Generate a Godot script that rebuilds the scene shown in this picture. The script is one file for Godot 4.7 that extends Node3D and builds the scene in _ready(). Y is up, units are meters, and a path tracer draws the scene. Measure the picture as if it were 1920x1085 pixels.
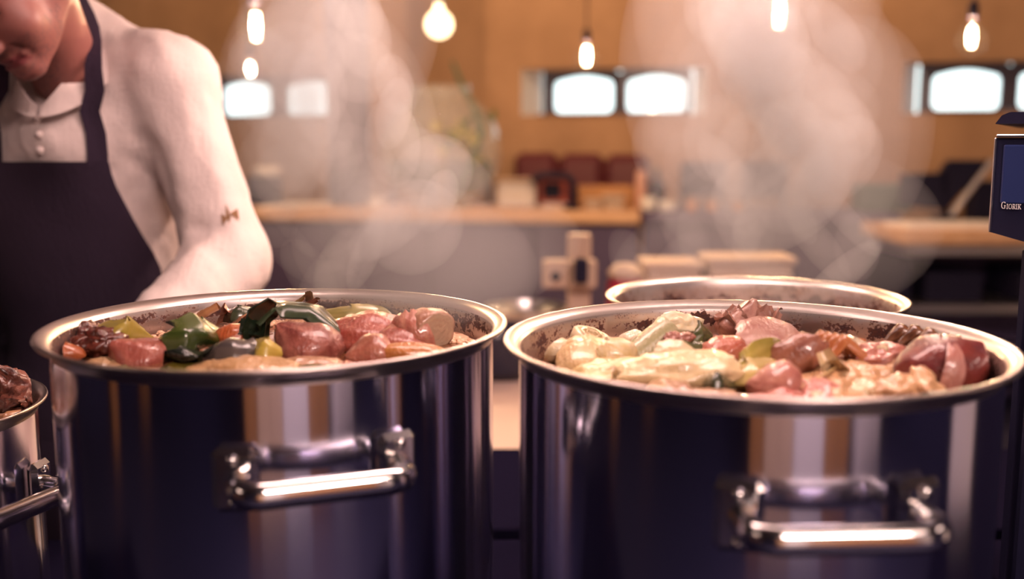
extends Node3D
# A restaurant kitchen: two big stockpots steaming on a range, a cook behind them, a bar in front of an oblique plastered wall.

const F := 1903.1                 # focal length in pixels of the 1920 x 1085 frame
const PITCH := 0.1445             # the camera looks down by this angle
const EYE := Vector3(0, 1.5, 0)
const RIM := 1.3334               # height of the rims of the two large pots
const STOVE := 0.93               # height of the cooking surface
const POT_A := Vector2(-0.2179, -0.9419)
const POT_B := Vector2(0.2059, -0.8604)
const POT_C := Vector2(0.327, -1.358)
const POT_D := Vector2(-0.655, -1.02)
const WALL_TURN := -0.2618        # the far wall runs obliquely, nearer on the right
const WALL_AT := Vector3(0, 0, -7.93)

var M := {}
var names := {}
var rng := RandomNumberGenerator.new()
var nz := FastNoiseLite.new()


# ---------------------------------------------------------------- mesh buffers
class Buf:
	var v := PackedVector3Array()
	var n := PackedVector3Array()
	var uv := PackedVector2Array()
	var c := PackedColorArray()
	var ix := PackedInt32Array()

	func vert(p: Vector3, nn: Vector3, t := Vector2.ZERO, col := Color.WHITE) -> int:
		v.append(p); n.append(nn); uv.append(t); c.append(col)
		return v.size() - 1

	func face(ps: Array, col := Color.WHITE) -> void:      # flat convex polygon, counter-clockwise from outside
		var nn: Vector3 = (ps[1] - ps[0]).cross(ps[2] - ps[0]).normalized()
		var b := v.size()
		for k in ps.size():
			vert(ps[k], nn, Vector2(k % 2, k / 2), col)
		for k in range(1, ps.size() - 1):
			ix.append_array([b, b + k + 1, b + k])

	func sheet(rows: Array, closed := false, cols: Array = []) -> void:   # smooth grid; rows of equal length; outside = d(row) x d(col)
		var h := rows.size()
		var w: int = rows[0].size()
		var b := v.size()
		var acc := PackedVector3Array()
		acc.resize(w * h)
		for j in h - 1:
			for i in w - 1:
				var p: Vector3 = rows[j][i]
				var q: Vector3 = rows[j][i + 1]
				var r: Vector3 = rows[j + 1][i + 1]
				var s: Vector3 = rows[j + 1][i]
				var nn := (q - s).cross(r - p)
				acc[j * w + i] += nn; acc[j * w + i + 1] += nn; acc[j * w + w + i + 1] += nn; acc[j * w + w + i] += nn
		if closed:
			for j in h:
				var s := acc[j * w] + acc[j * w + w - 1]
				acc[j * w] = s
				acc[j * w + w - 1] = s
		for j in h:
			for i in w:
				var col: Color = cols[j][i] if cols.size() else Color.WHITE
				var nn := acc[j * w + i]
				vert(rows[j][i], nn.normalized() if nn.length_squared() > 0.0 else Vector3.UP, Vector2(float(i) / (w - 1), float(j) / (h - 1)), col)
		for j in h - 1:
			for i in w - 1:
				var k := b + j * w + i
				ix.append_array([k, k + w + 1, k + 1, k, k + w, k + w + 1])

	func lathe(profile: Array, segs: int, at := Vector3.ZERO, basis := Basis()) -> void:   # profile of Vector2(radius, height) from the bottom of the outside, upwards
		var rows := []
		for p in profile:
			var row := PackedVector3Array()
			for i in segs + 1:
				var a := TAU * i / segs
				row.append(at + basis * Vector3(sin(a) * p.x, p.y, cos(a) * p.x))
			rows.append(row)
		sheet(rows, true)

	func tube(path: Array, radii, segs := 10, caps := true, squash := Vector2.ONE) -> void:
		var rows := []
		var m := path.size()
		var up := Vector3.UP
		var t0: Vector3 = (path[1] - path[0]).normalized()
		if absf(t0.dot(up)) > 0.9:
			up = Vector3.RIGHT
		for k in m:
			var t: Vector3 = (path[mini(k + 1, m - 1)] - path[maxi(k - 1, 0)]).normalized()
			var side := t.cross(up).normalized()
			up = side.cross(t).normalized()
			var r: float = radii[k] if radii is Array or radii is PackedFloat32Array else radii
			var row := PackedVector3Array()
			for i in segs + 1:
				var a := -TAU * i / segs
				row.append(path[k] + (side * cos(a) * squash.x + up * sin(a) * squash.y) * r)
			rows.append(row)
		sheet(rows, true)
		if caps:
			for e in [0, m - 1]:
				var ps := []
				for i in segs:
					ps.append(rows[e][i])
				if e == 0:
					ps.reverse()
				face_out(ps, path[e] - path[1 if e == 0 else m - 2])

	func face_out(ps: Array, out: Vector3, col := Color.WHITE) -> void:   # flat polygon turned so that it looks along out
		var nn: Vector3 = (ps[1] - ps[0]).cross(ps[2] - ps[0])
		if nn.dot(out) < 0:
			ps.reverse()
		face(ps, col)

	func box(at: Vector3, size: Vector3, bevel := 0.004, basis := Basis(), col := Color.WHITE) -> void:
		var h := size / 2
		var b := minf(bevel, minf(h.x, minf(h.y, h.z)) * 0.9)
		var P := {}
		for sx in [-1, 1]:
			for sy in [-1, 1]:
				for sz in [-1, 1]:
					for ax in 3:
						var q := Vector3(h.x - b, h.y - b, h.z - b)
						q[ax] += b
						P[[sx, sy, sz, ax]] = at + basis * (q * Vector3(sx, sy, sz))
		for ax in 3:
			var a1 := (ax + 1) % 3
			var a2 := (ax + 2) % 3
			for s in [-1, 1]:
				var ps := []
				for k in [[-1, -1], [1, -1], [1, 1], [-1, 1]]:
					var g := [0, 0, 0, ax]
					g[ax] = s; g[a1] = k[0]; g[a2] = k[1]
					ps.append(P[g])
				var out := Vector3.ZERO
				out[ax] = s
				face_out(ps, basis * out, col)
			if b <= 0.0:
				continue
			for s1 in [-1, 1]:
				for s2 in [-1, 1]:
					var ps := []
					for k in [[-1, a1], [1, a1], [1, a2], [-1, a2]]:
						var g := [0, 0, 0, k[1]]
						g[ax] = k[0]; g[a1] = s1; g[a2] = s2
						ps.append(P[g])
					var out := Vector3.ZERO
					out[a1] = s1; out[a2] = s2
					face_out(ps, basis * out, col)
		if b > 0.0:
			for sx in [-1, 1]:
				for sy in [-1, 1]:
					for sz in [-1, 1]:
						face_out([P[[sx, sy, sz, 0]], P[[sx, sy, sz, 1]], P[[sx, sy, sz, 2]]], basis * Vector3(sx, sy, sz), col)

	func prism(outline: Array, depth: float, xf: Transform3D) -> void:     # convex outline (Vector2, counter-clockwise) pushed along its z
		var front := []
		var back := []
		for p in outline:
			front.append(xf * Vector3(p.x, p.y, depth / 2))
			back.append(xf * Vector3(p.x, p.y, -depth / 2))
		var m := outline.size()
		for k in m:
			face([front[k], back[k], back[(k + 1) % m], front[(k + 1) % m]])
		face(front.duplicate())
		back.reverse()
		face(back)

	func mesh(m: Material) -> ArrayMesh:
		var a := []
		a.resize(Mesh.ARRAY_MAX)
		a[Mesh.ARRAY_VERTEX] = v
		a[Mesh.ARRAY_NORMAL] = n
		a[Mesh.ARRAY_TEX_UV] = uv
		a[Mesh.ARRAY_COLOR] = c
		a[Mesh.ARRAY_INDEX] = ix
		var am := ArrayMesh.new()
		am.add_surface_from_arrays(Mesh.PRIMITIVE_TRIANGLES, a)
		am.surface_set_material(0, m)
		return am


# ---------------------------------------------------------------- signed-distance grid meshed as surface nets
class Field:
	var o: Vector3
	var s: float
	var nx: int
	var ny: int
	var nz_: int
	var f := PackedFloat32Array()

	func _init(lo: Vector3, hi: Vector3, cell: float) -> void:
		o = lo; s = cell
		nx = int((hi.x - lo.x) / cell) + 2
		ny = int((hi.y - lo.y) / cell) + 2
		nz_ = int((hi.z - lo.z) / cell) + 2
		f.resize(nx * ny * nz_)
		f.fill(0.08)

	func blend(k: int, d: float, r: float, cut: bool) -> void:
		var e := f[k]
		if cut:
			d = -d
			f[k] = maxf(d, e) + pow(r - absf(d - e), 2) / (4.0 * r) if absf(d - e) < r else maxf(d, e)
		elif absf(d - e) < r:
			f[k] = minf(d, e) - pow(r - absf(d - e), 2) / (4.0 * r)
		elif d < e:
			f[k] = d

	func span(lo: Vector3, hi: Vector3, m: float) -> Array:
		var a := ((lo - Vector3.ONE * m - o) / s).floor()
		var b := ((hi + Vector3.ONE * m - o) / s).ceil()
		return [maxi(0, int(a.x)), mini(nx - 1, int(b.x)), maxi(0, int(a.y)), mini(ny - 1, int(b.y)), maxi(0, int(a.z)), mini(nz_ - 1, int(b.z))]

	func cap(a: Vector3, b: Vector3, ra: float, rb: float, k := 0.03, cut := false) -> void:
		var r := span(a.min(b), a.max(b), maxf(ra, rb) + k + 3 * s)
		var ba := b - a
		var l := maxf(ba.length_squared(), 1e-9)
		for z in range(r[4], r[5] + 1):
			for y in range(r[2], r[3] + 1):
				var base := (z * ny + y) * nx
				for x in range(r[0], r[1] + 1):
					var p := o + Vector3(x, y, z) * s - a
					var h := clampf(p.dot(ba) / l, 0.0, 1.0)
					blend(base + x, (p - ba * h).length() - lerpf(ra, rb, h), k, cut)

	func ell(at: Vector3, rad: Vector3, basis := Basis(), k := 0.03, cut := false) -> void:
		var big := maxf(rad.x, maxf(rad.y, rad.z))
		var r := span(at, at, big + k + 3 * s)
		var inv := basis.transposed()
		for z in range(r[4], r[5] + 1):
			for y in range(r[2], r[3] + 1):
				var base := (z * ny + y) * nx
				for x in range(r[0], r[1] + 1):
					var p := inv * (o + Vector3(x, y, z) * s - at)
					var k0 := (p / rad).length()
					var k1 := (p / (rad * rad)).length()
					blend(base + x, k0 * (k0 - 1.0) / maxf(k1, 1e-6), k, cut)

	func at(p: Vector3) -> float:
		var q := (p - o) / s
		var x := clampi(int(q.x), 0, nx - 2)
		var y := clampi(int(q.y), 0, ny - 2)
		var z := clampi(int(q.z), 0, nz_ - 2)
		var tx := q.x - x
		var ty := q.y - y
		var tz := q.z - z
		var b := (z * ny + y) * nx + x
		var e := b + ny * nx
		var i0 := lerpf(lerpf(f[b], f[b + 1], tx), lerpf(f[b + nx], f[b + nx + 1], tx), ty)
		var i1 := lerpf(lerpf(f[e], f[e + 1], tx), lerpf(f[e + nx], f[e + nx + 1], tx), ty)
		return lerpf(i0, i1, tz)

	func grad(p: Vector3) -> Vector3:
		var h := s * 0.9
		return Vector3(at(p + Vector3(h, 0, 0)) - at(p - Vector3(h, 0, 0)), at(p + Vector3(0, h, 0)) - at(p - Vector3(0, h, 0)), at(p + Vector3(0, 0, h)) - at(p - Vector3(0, 0, h))).normalized()

	func front(x: float, y: float, z0: float, z1: float) -> float:     # first surface met going from z0 down to z1
		var z := z0
		while z > z1:
			var d := at(Vector3(x, y, z))
			if d < 0.0:
				return z
			z -= maxf(0.002, d * 0.6)
		return z1

	func nets(buf: Buf, paint = null) -> void:
		var id := PackedInt32Array()
		id.resize(nx * ny * nz_)
		id.fill(-1)
		var off := [0, 1, nx, nx + 1, nx * ny, nx * ny + 1, nx * ny + nx, nx * ny + nx + 1]
		var edges := [[0, 1], [2, 3], [4, 5], [6, 7], [0, 2], [1, 3], [4, 6], [5, 7], [0, 4], [1, 5], [2, 6], [3, 7]]
		for z in nz_ - 1:
			for y in ny - 1:
				for x in nx - 1:
					var b := (z * ny + y) * nx + x
					var f0 := f[b]
					if f0 > 2.2 * s or f0 < -2.2 * s:
						continue
					var m := 0
					for k in 8:
						if f[b + off[k]] < 0.0:
							m |= 1 << k
					if m == 0 or m == 255:
						continue
					var sum := Vector3.ZERO
					var cnt := 0
					for e in edges:
						var p: int = e[0]
						var q: int = e[1]
						if ((m >> p) & 1) != ((m >> q) & 1):
							var fp := f[b + off[p]]
							var t := fp / (fp - f[b + off[q]])
							var A := Vector3(p & 1, (p >> 1) & 1, p >> 2)
							var B := Vector3(q & 1, (q >> 1) & 1, q >> 2)
							sum += A.lerp(B, t)
							cnt += 1
					var w := o + (Vector3(x, y, z) + sum / cnt) * s
					id[b] = buf.vert(w, grad(w), Vector2(w.x, w.y), paint.call(w) if paint else Color.WHITE)
		var X := 1
		var Y := nx
		var Z := nx * ny
		for z in range(1, nz_ - 1):
			for y in range(1, ny - 1):
				for x in range(1, nx - 1):
					var b := (z * ny + y) * nx + x
					if id[b] < 0:
						continue
					var s0 := f[b] < 0.0
					for ax in [[X, Y, Z], [Y, Z, X], [Z, X, Y]]:
						if s0 != (f[b + ax[0]] < 0.0):
							var q := [id[b], id[b - ax[1]], id[b - ax[1] - ax[2]], id[b - ax[2]]]
							if q.min() < 0:
								continue
							if s0:
								buf.ix.append_array([q[0], q[2], q[1], q[0], q[3], q[2]])
							else:
								buf.ix.append_array([q[0], q[1], q[2], q[0], q[2], q[3]])


# ---------------------------------------------------------------- naming, placing
func px(x: float, y: float, z: float) -> Vector3:      # the point at that depth behind a pixel of the photograph
	var c := Vector3((x - 960.0) / F, (542.5 - y) / F, -1.0)
	var d := Vector3(c.x, c.y * cos(PITCH) + c.z * sin(PITCH), -c.y * sin(PITCH) + c.z * cos(PITCH))
	return EYE + d * (z / d.z)


func on_level(x: float, y: float, level: float) -> Vector3:   # where that line of sight meets a level plane
	var p := px(x, y, -1.0) - EYE
	return EYE + p * ((level - EYE.y) / p.y)


func numbered(called: String) -> String:
	names[called] = names.get(called, -1) + 1
	return called if names[called] == 0 else "%s_%03d" % [called, names[called]]


func thing(called: String, label: String, category: String, at := Vector3.ZERO, turn := 0.0, group := "") -> Node3D:
	var t := Node3D.new()
	t.name = numbered(called)
	add_child(t)
	t.position = at
	t.rotation.y = turn
	tag(t, label, category, group)
	return t


func tag(t: Node, label: String, category: String, group := "") -> void:
	t.set_meta("label", label)
	t.set_meta("category", category)
	if group:
		t.set_meta("group", group)


func put(called: String, b: Buf, m: Material, parent: Node = self) -> MeshInstance3D:
	var o := MeshInstance3D.new()
	o.name = numbered(called) if parent == self else called
	o.mesh = b.mesh(m)
	parent.add_child(o, true)
	return o


func struct(called: String, b: Buf, m: Material) -> MeshInstance3D:
	var o := put(called, b, m)
	o.set_meta("kind", "structure")
	return o


func boxes(called: String, list: Array, m: Material, parent: Node = self) -> MeshInstance3D:
	var b := Buf.new()
	for q in list:
		b.box(q[0], q[1], q[2] if q.size() > 2 else 0.004)
	return put(called, b, m, parent)


func lin(r: float, g: float, b: float) -> Color:
	return Color(r, g, b).linear_to_srgb()


func mat(called: String, c: Color, rough := 0.6, metal := 0.0) -> StandardMaterial3D:   # c holds linear values
	var m := StandardMaterial3D.new()
	m.resource_name = called
	m.albedo_color = Color(c.r, c.g, c.b).linear_to_srgb()
	m.roughness = rough
	m.metallic = metal
	M[called] = m
	return m


func noise_tex(size: int, freq: float, lo: Color, hi: Color, seed_: int, oct := 4, stretch := 1.0) -> ImageTexture:
	var g := FastNoiseLite.new()
	g.seed = seed_
	g.noise_type = FastNoiseLite.TYPE_SIMPLEX_SMOOTH
	g.frequency = freq
	g.fractal_octaves = oct
	var im := Image.create(size, size, false, Image.FORMAT_RGB8)
	for y in size:
		for x in size:
			# wrapped on a torus so that the pattern repeats without a seam
			var a := TAU * x / size
			var b := TAU * y / size
			var q := size / TAU
			var t := 0.5 + 0.5 * (g.get_noise_3d(q * cos(a) + 300, q * sin(a), q * cos(b) * stretch) + g.get_noise_3d(q * sin(b) * stretch, q * cos(a) + 900, q * sin(a))) * 0.9
			im.set_pixel(x, y, lo.lerp(hi, clampf(t, 0, 1)))
	return ImageTexture.create_from_image(im)


func relief(m: StandardMaterial3D, tex: Texture2D, cm: float, scale: float) -> void:
	m.heightmap_enabled = true
	m.heightmap_texture = tex
	m.heightmap_scale = cm
	m.uv1_triplanar = true
	m.uv1_world_triplanar = true
	m.uv1_scale = Vector3.ONE * scale


func tri(m: StandardMaterial3D, tex: Texture2D, scale: float) -> void:
	m.albedo_texture = tex
	m.uv1_triplanar = true
	m.uv1_world_triplanar = true
	m.uv1_scale = Vector3.ONE * scale


# ---------------------------------------------------------------- the scene
func _ready() -> void:
	rng.seed = 7
	nz.seed = 11
	nz.noise_type = FastNoiseLite.TYPE_SIMPLEX_SMOOTH
	nz.frequency = 1.0
	# camera
	var cam := Camera3D.new()
	cam.name = "camera"
	cam.position = EYE
	cam.rotation.x = -PITCH
	var lens := CameraAttributesPhysical.new()
	lens.frustum_focal_length = 17.5 * F / 542.5
	lens.frustum_focus_distance = 1.08
	lens.exposure_aperture = 4.0
	lens.frustum_near = 0.05
	lens.frustum_far = 100.0
	cam.attributes = lens
	add_child(cam)
	cam.fov = rad_to_deg(2.0 * atan(542.5 / F))
	# sky: an even bright overcast, seen through the windows
	var env := Environment.new()
	env.background_mode = Environment.BG_SKY
	var sky := Sky.new()
	var pm := ProceduralSkyMaterial.new()
	pm.sky_top_color = Color(0.93, 1.0, 1.0)
	pm.sky_horizon_color = Color(0.93, 1.0, 1.0)
	pm.ground_bottom_color = Color(0.75, 0.8, 0.8)
	pm.ground_horizon_color = Color(0.9, 0.97, 0.97)
	sky.sky_material = pm
	env.sky = sky
	env.background_energy_multiplier = 3.0
	env.tonemap_mode = Environment.TONE_MAPPER_LINEAR
	env.tonemap_exposure = 0.81
	env.volumetric_fog_enabled = true
	env.volumetric_fog_density = 0.0
	env.sdfgi_enabled = true
	env.ssao_enabled = true
	env.ssil_enabled = true
	var we := WorldEnvironment.new()
	we.name = "environment"
	we.environment = env
	add_child(we)
	# large area lights: the strip in the range hood and added unseen fill panels
	area_light("hood_light", Vector3(0.12, 2.075, -1.08), Vector2(0.9, 0.22), 1.5, Color(1.0, 0.83, 0.80))
	area_light("added_front_fill", Vector3(0.9, 2.93, 0.5), Vector2(1.2, 0.6), 0.35, Color(1.0, 0.83, 0.82))
	area_light("added_cupboard_fill", Vector3(1.0, 2.93, 1.5), Vector2(1.2, 0.4), 16.0, Color(1.0, 0.86, 0.82))
	area_light("added_right_fill", Vector3(3.0, 2.93, -0.7), Vector2(0.4, 1.2), 0.8, Color(1.0, 0.85, 0.83))
	area_light("added_left_fill", Vector3(-3.6, 2.93, 0.4), Vector2(0.4, 1.2), 1.6, Color(1.0, 0.84, 0.78))

	materials()
	room()
	windows()
	behind_camera()
	hood_and_range()
	pots()
	bar()
	pendants()
	worktable()
	grill()
	cook()
	food_a()
	food_b()
	sunk_food()
	food_d()
	steam()


func area_light(called: String, at: Vector3, size: Vector2, energy: float, c: Color) -> void:
	var l := AreaLight3D.new()
	l.name = called
	l.area_size = size
	l.light_energy = energy
	l.light_color = c
	l.area_range = 20.0
	l.shadow_enabled = true
	add_child(l)
	l.position = at
	l.rotation.x = -PI / 2


func materials() -> void:
	var plaster := mat("tan plaster", Color(0.52, 0.32, 0.20), 0.9)
	tri(plaster, noise_tex(256, 0.02, Color(0.82, 0.80, 0.78), Color(1, 1, 1), 3), 0.45)
	mat("dark paint", Color(0.013, 0.013, 0.06), 0.8)
	mat("ceiling paint", Color(0.10, 0.08, 0.11), 0.9)
	mat("floor", Color(0.012, 0.011, 0.045), 0.75)
	mat("white paint", Color(0.75, 0.72, 0.72), 0.6)
	mat("window frame", Color(0.05, 0.045, 0.085), 0.5)
	mat("oak", Color(0.55, 0.28, 0.11), 0.5)
	tri(M["oak"], noise_tex(256, 0.03, Color(0.75, 0.7, 0.66), Color(1, 1, 1), 5, 5, 8.0), 1.1)
	mat("pale oak", Color(0.72, 0.46, 0.30), 0.5)
	tri(M["pale oak"], noise_tex(256, 0.03, Color(0.82, 0.78, 0.74), Color(1, 1, 1), 6, 5, 8.0), 1.1)
	mat("white cabinet", Color(0.80, 0.76, 0.80), 0.5)
	mat("tan cabinet", Color(0.62, 0.45, 0.33), 0.5)
	mat("grey panel", Color(0.075, 0.055, 0.125), 0.7)
	mat("column", Color(0.10, 0.085, 0.13), 0.8)
	mat("black", Color(0.011, 0.010, 0.028), 0.5)
	mat("black gloss", Color(0.012, 0.012, 0.03), 0.18)
	mat("cast iron", Color(0.007, 0.006, 0.017), 0.95)
	mat("steel", Color(0.60, 0.58, 0.60), 0.28, 1.0)
	mat("polished steel", Color(0.78, 0.76, 0.76), 0.14, 1.0)
	var pot := mat("pot steel", Color(0.56, 0.55, 0.70), 0.12, 1.0)
	pot.anisotropy_enabled = true
	pot.anisotropy = -0.8
	var glass := mat("clear glass", Color(1, 1, 1), 0.02)
	glass.transparency = BaseMaterial3D.TRANSPARENCY_ALPHA
	glass.albedo_color = Color(1, 1, 1, 0.0)
	var g3 := mat("vase glass", Color(1, 1, 1), 0.03)
	g3.transparency = BaseMaterial3D.TRANSPARENCY_ALPHA
	g3.albedo_color = Color(0.9, 0.95, 1, 0.16)
	var g2 := mat("pane glass", Color(1, 1, 1), 0.02)
	g2.transparency = BaseMaterial3D.TRANSPARENCY_ALPHA
	g2.albedo_color = Color(1, 1, 1, 0.0)
	for q in [["filament", Color(1.0, 0.88, 0.68), 14.0], ["frosted bulb", Color(1.0, 0.90, 0.70), 4.0], ["added panel glow", Color(1.0, 0.84, 0.74), 3.0], ["hood lamp", Color(1.0, 0.84, 0.72), 3.0]]:
		var e := mat(q[0], Color(0.9, 0.9, 0.9), 0.5)
		e.emission_enabled = true
		e.emission = q[1]
		e.emission_energy_multiplier = q[2]
	M["cast iron"].metallic_specular = 0.0
	M["black"].metallic_specular = 0.25
	mat("beige plastic", Color(0.42, 0.31, 0.25), 0.5)
	mat("paper", Color(0.82, 0.76, 0.76), 0.8)
	mat("maroon", Color(0.11, 0.018, 0.03), 0.5)
	mat("red enamel", Color(0.30, 0.05, 0.03), 0.35)
	mat("crimson", Color(0.30, 0.02, 0.05), 0.4)
	mat("brown wood", Color(0.30, 0.13, 0.06), 0.6)
	mat("green enamel", Color(0.05, 0.10, 0.06), 0.4)
	mat("worktop", Color(0.42, 0.31, 0.28), 0.5)
	mat("skin", Color(1, 1, 1), 0.5).vertex_color_use_as_albedo = true
	var cloth := mat("jacket cloth", Color(0.62, 0.53, 0.51), 0.9)
	relief(cloth, noise_tex(256, 0.09, Color.BLACK, Color.WHITE, 21), 0.10, 5.0)
	var ap := mat("apron cloth", Color(0.024, 0.012, 0.032), 0.9)
	relief(ap, noise_tex(256, 0.09, Color.BLACK, Color.WHITE, 22), 0.12, 5.0)
	mat("trousers", Color(0.02, 0.018, 0.03), 0.9)
	mat("hair", Color(0.02, 0.012, 0.015), 0.5)
	mat("brown thread", Color(0.20, 0.10, 0.04), 0.7)
	for q in [["food", 0.45, 0.25], ["wet food", 0.34, 0.5]]:
		var m := mat(q[0], Color(1, 1, 1), q[1])
		m.vertex_color_use_as_albedo = true
		m.clearcoat_enabled = true
		m.clearcoat = q[2]
		m.clearcoat_roughness = 0.08
	relief(M["wet food"], noise_tex(256, 0.10, Color.BLACK, Color.WHITE, 41), 0.12, 9.0)
	var lf := mat("leaf", Color(1, 1, 1), 0.25)
	lf.vertex_color_use_as_albedo = true
	lf.clearcoat_enabled = true
	lf.clearcoat = 0.4
	lf.clearcoat_roughness = 0.1
	lf.backlight_enabled = true
	lf.backlight = Color(0.35, 0.35, 0.35)
	var br := mat("broth", Color(0.17, 0.065, 0.03), 0.08)
	relief(br, noise_tex(256, 0.05, Color.BLACK, Color.WHITE, 31, 2), 0.10, 4.0)
	var tub := mat("tub plastic", Color(0.62, 0.58, 0.62), 0.4)
	tub.backlight_enabled = true
	tub.backlight = Color(0.5, 0.5, 0.5)
	mat("copper", Color(0.70, 0.36, 0.22), 0.25, 1.0)
	mat("pink wax", Color(0.60, 0.34, 0.28), 0.5)
	mat("amber glass", Color(0.60, 0.26, 0.06), 0.2)
	mat("yellow petal", Color(0.50, 0.40, 0.12), 0.7)
	mat("blue glass", Color(0.02, 0.03, 0.10), 0.12)
	mat("foam", Color(0.62, 0.38, 0.24), 0.2)
	mat("char", Color(0.03, 0.012, 0.012), 0.8)


# ---------------------------------------------------------------- setting
func wall_point(s: float, y: float, out: float) -> Vector3:
	return WALL_AT + Basis(Vector3.UP, WALL_TURN) * Vector3(s, y, out)


func wall_s(x: float) -> float:      # distance along the far wall behind a pixel column
	var X := (x - 960.0) / F
	return X * 7.66 / (0.966 + 0.259 * X) / 0.9659


func room() -> void:
	var b := Buf.new()
	b.box(Vector3(0, -0.1, -3), Vector3(14, 0.2, 16), 0.0)
	struct("floor", b, M["floor"])
	b = Buf.new()
	b.box(Vector3(0, 3.1, 1.2), Vector3(14, 0.2, 8.0), 0.0)
	b.box(Vector3(0, 4.3, -6.1), Vector3(14, 0.2, 7.0), 0.0)
	b.box(Vector3(0, 3.7, -2.75), Vector3(14, 1.3, 0.2), 0.0)
	struct("ceiling", b, M["ceiling paint"])
	b = Buf.new()
	b.box(Vector3(-5.2, 2.1, -3.0), Vector3(0.2, 4.6, 13), 0.0)
	struct("wall_left", b, M["dark paint"])
	b = Buf.new()
	b.box(Vector3(4.6, 2.1, -1.6), Vector3(0.2, 4.6, 10.2), 0.0)
	struct("wall_right", b, M["dark paint"])
	b = Buf.new()
	b.box(Vector3(0, 2.1, 3.4), Vector3(14, 4.6, 0.2), 0.0)
	struct("wall_behind", b, M["dark paint"])


const SPLAY := 0.11

func windows() -> void:
	# three recessed openings in the far wall, each with two arched panes
	var low := 1.70
	var high := 2.045
	var list := [[360.0, 640.0, [[404.0, 493.0], [523.0, 615.0]]], [1003.0, 1290.0, [[1027.0, 1138.0], [1164.0, 1275.0]]], [1712.0, 2030.0, [[1742.0, 1871.0], [1906.0, 2012.0]]]]
	var b := Buf.new()
	var xf := Transform3D(Basis(Vector3.UP, WALL_TURN), WALL_AT)
	var at := -7.0
	var t := 0.34
	var seg := func(s0: float, s1: float, y0: float, y1: float) -> void:
		b.box(xf * Vector3((s0 + s1) / 2, (y0 + y1) / 2, -t / 2), Vector3(s1 - s0, y1 - y0, t), 0.0, xf.basis)
	seg.call(-7.0, 7.0, 0.0, low)
	seg.call(-7.0, 7.0, high, 4.4)
	for w in list:
		var s0 := wall_s(w[0])
		var s1 := wall_s(w[1])
		seg.call(at, s0 - SPLAY, low, high)
		at = s1 + SPLAY
	seg.call(at, 7.0, low, high)
	struct("wall_back", b, M["tan plaster"])
	var k := 0
	for w in list:
		k += 1
		var s0 := wall_s(w[0])
		var s1 := wall_s(w[1])
		var win := Node3D.new()
		win.name = "window_%d" % k
		win.set_meta("kind", "structure")
		add_child(win)
		win.transform = xf
		# white reveal boards lining the recess
		var rv := Buf.new()
		for e in [[s0, -1.0], [s1, 1.0]]:      # boards that flare towards the room
			var i0 := Vector2(e[0] + e[1] * SPLAY, 0.0)
			var i1 := Vector2(e[0], -0.24)
			var q := []
			for h in [low, high]:
				for p in [i0, i1, i1 + Vector2(e[1] * 0.03, 0.0), i0 + Vector2(e[1] * 0.03, -0.02)]:
					q.append(Vector3(p.x, h, p.y))
			rv.face_out([q[0], q[1], q[5], q[4]], Vector3(-e[1], 0, 0.3))
			rv.face_out([q[2], q[3], q[7], q[6]], Vector3(e[1], 0, -0.3))
			rv.face_out([q[0], q[3], q[7], q[4]], Vector3(0, 0, 1))
			rv.face_out([q[1], q[2], q[6], q[5]], Vector3(0, 0, -1))
		put("reveal", rv, M["white paint"], win)
		var sill := Buf.new()
		sill.box(Vector3((s0 + s1) / 2, low + 0.004, -0.1), Vector3(s1 - s0 - 0.03, 0.008, 0.24), 0.002)
		put("sill", sill, M["brown wood"], win)
		var fr := Buf.new()
		var ps: Array = w[2]
		var cuts := [s0 + 0.012, (wall_s(ps[0][1]) + wall_s(ps[1][0])) / 2.0, s1 - 0.012]
		for j in 2:
			var a := wall_s(ps[j][0]) 
			var c := wall_s(ps[j][1])
			var out := pane_outline(a, c, low + 0.025, high - 0.075, high - 0.045)
			var rect := []
			for p in out:
				rect.append(rect_hit(p, Vector2((a + c) / 2, (low + high) / 2), Vector2(cuts[j], low + 0.008), Vector2(cuts[j + 1], high)))
			var m := out.size()
			for i in m:
				var i2 := (i + 1) % m
				var z := -0.20
				fr.face_out([Vector3(out[i].x, out[i].y, z), Vector3(rect[i].x, rect[i].y, z), Vector3(rect[i2].x, rect[i2].y, z), Vector3(out[i2].x, out[i2].y, z)], Vector3.BACK)
				fr.face_out([Vector3(out[i].x, out[i].y, z), Vector3(out[i].x, out[i].y, z - 0.05), Vector3(out[i2].x, out[i2].y, z - 0.05), Vector3(out[i2].x, out[i2].y, z)], Vector3((a + c) / 2 - out[i].x, (low + high) / 2 - out[i].y, 0))
			var pn := Buf.new()
			pn.prism(out, 0.006, Transform3D(Basis(), Vector3(0, 0, -0.235)))
			put("pane", pn, M["pane glass"], win)
		put("frame", fr, M["window frame"], win)


func pane_outline(a: float, c: float, y0: float, y1: float, y2: float) -> Array:     # rounded corners and a shallow arch on top
	var out := []
	var r := 0.045
	for q in [[c - r, y0 + r, -PI / 2], [c - r, y1 - r, 0.0]]:
		for i in 6:
			var t: float = q[2] + PI / 2 * i / 5
			out.append(Vector2(q[0] + r * cos(t), q[1] + r * sin(t)))
	for i in range(1, 10):
		var u := lerpf(c - r, a + r, i / 10.0)
		out.append(Vector2(u, y1 + (y2 - y1) * sin(PI * i / 10.0)))
	for q in [[a + r, y1 - r, PI / 2], [a + r, y0 + r, PI]]:
		for i in 6:
			var t: float = q[2] + PI / 2 * i / 5
			out.append(Vector2(q[0] + r * cos(t), q[1] + r * sin(t)))
	return out


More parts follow.
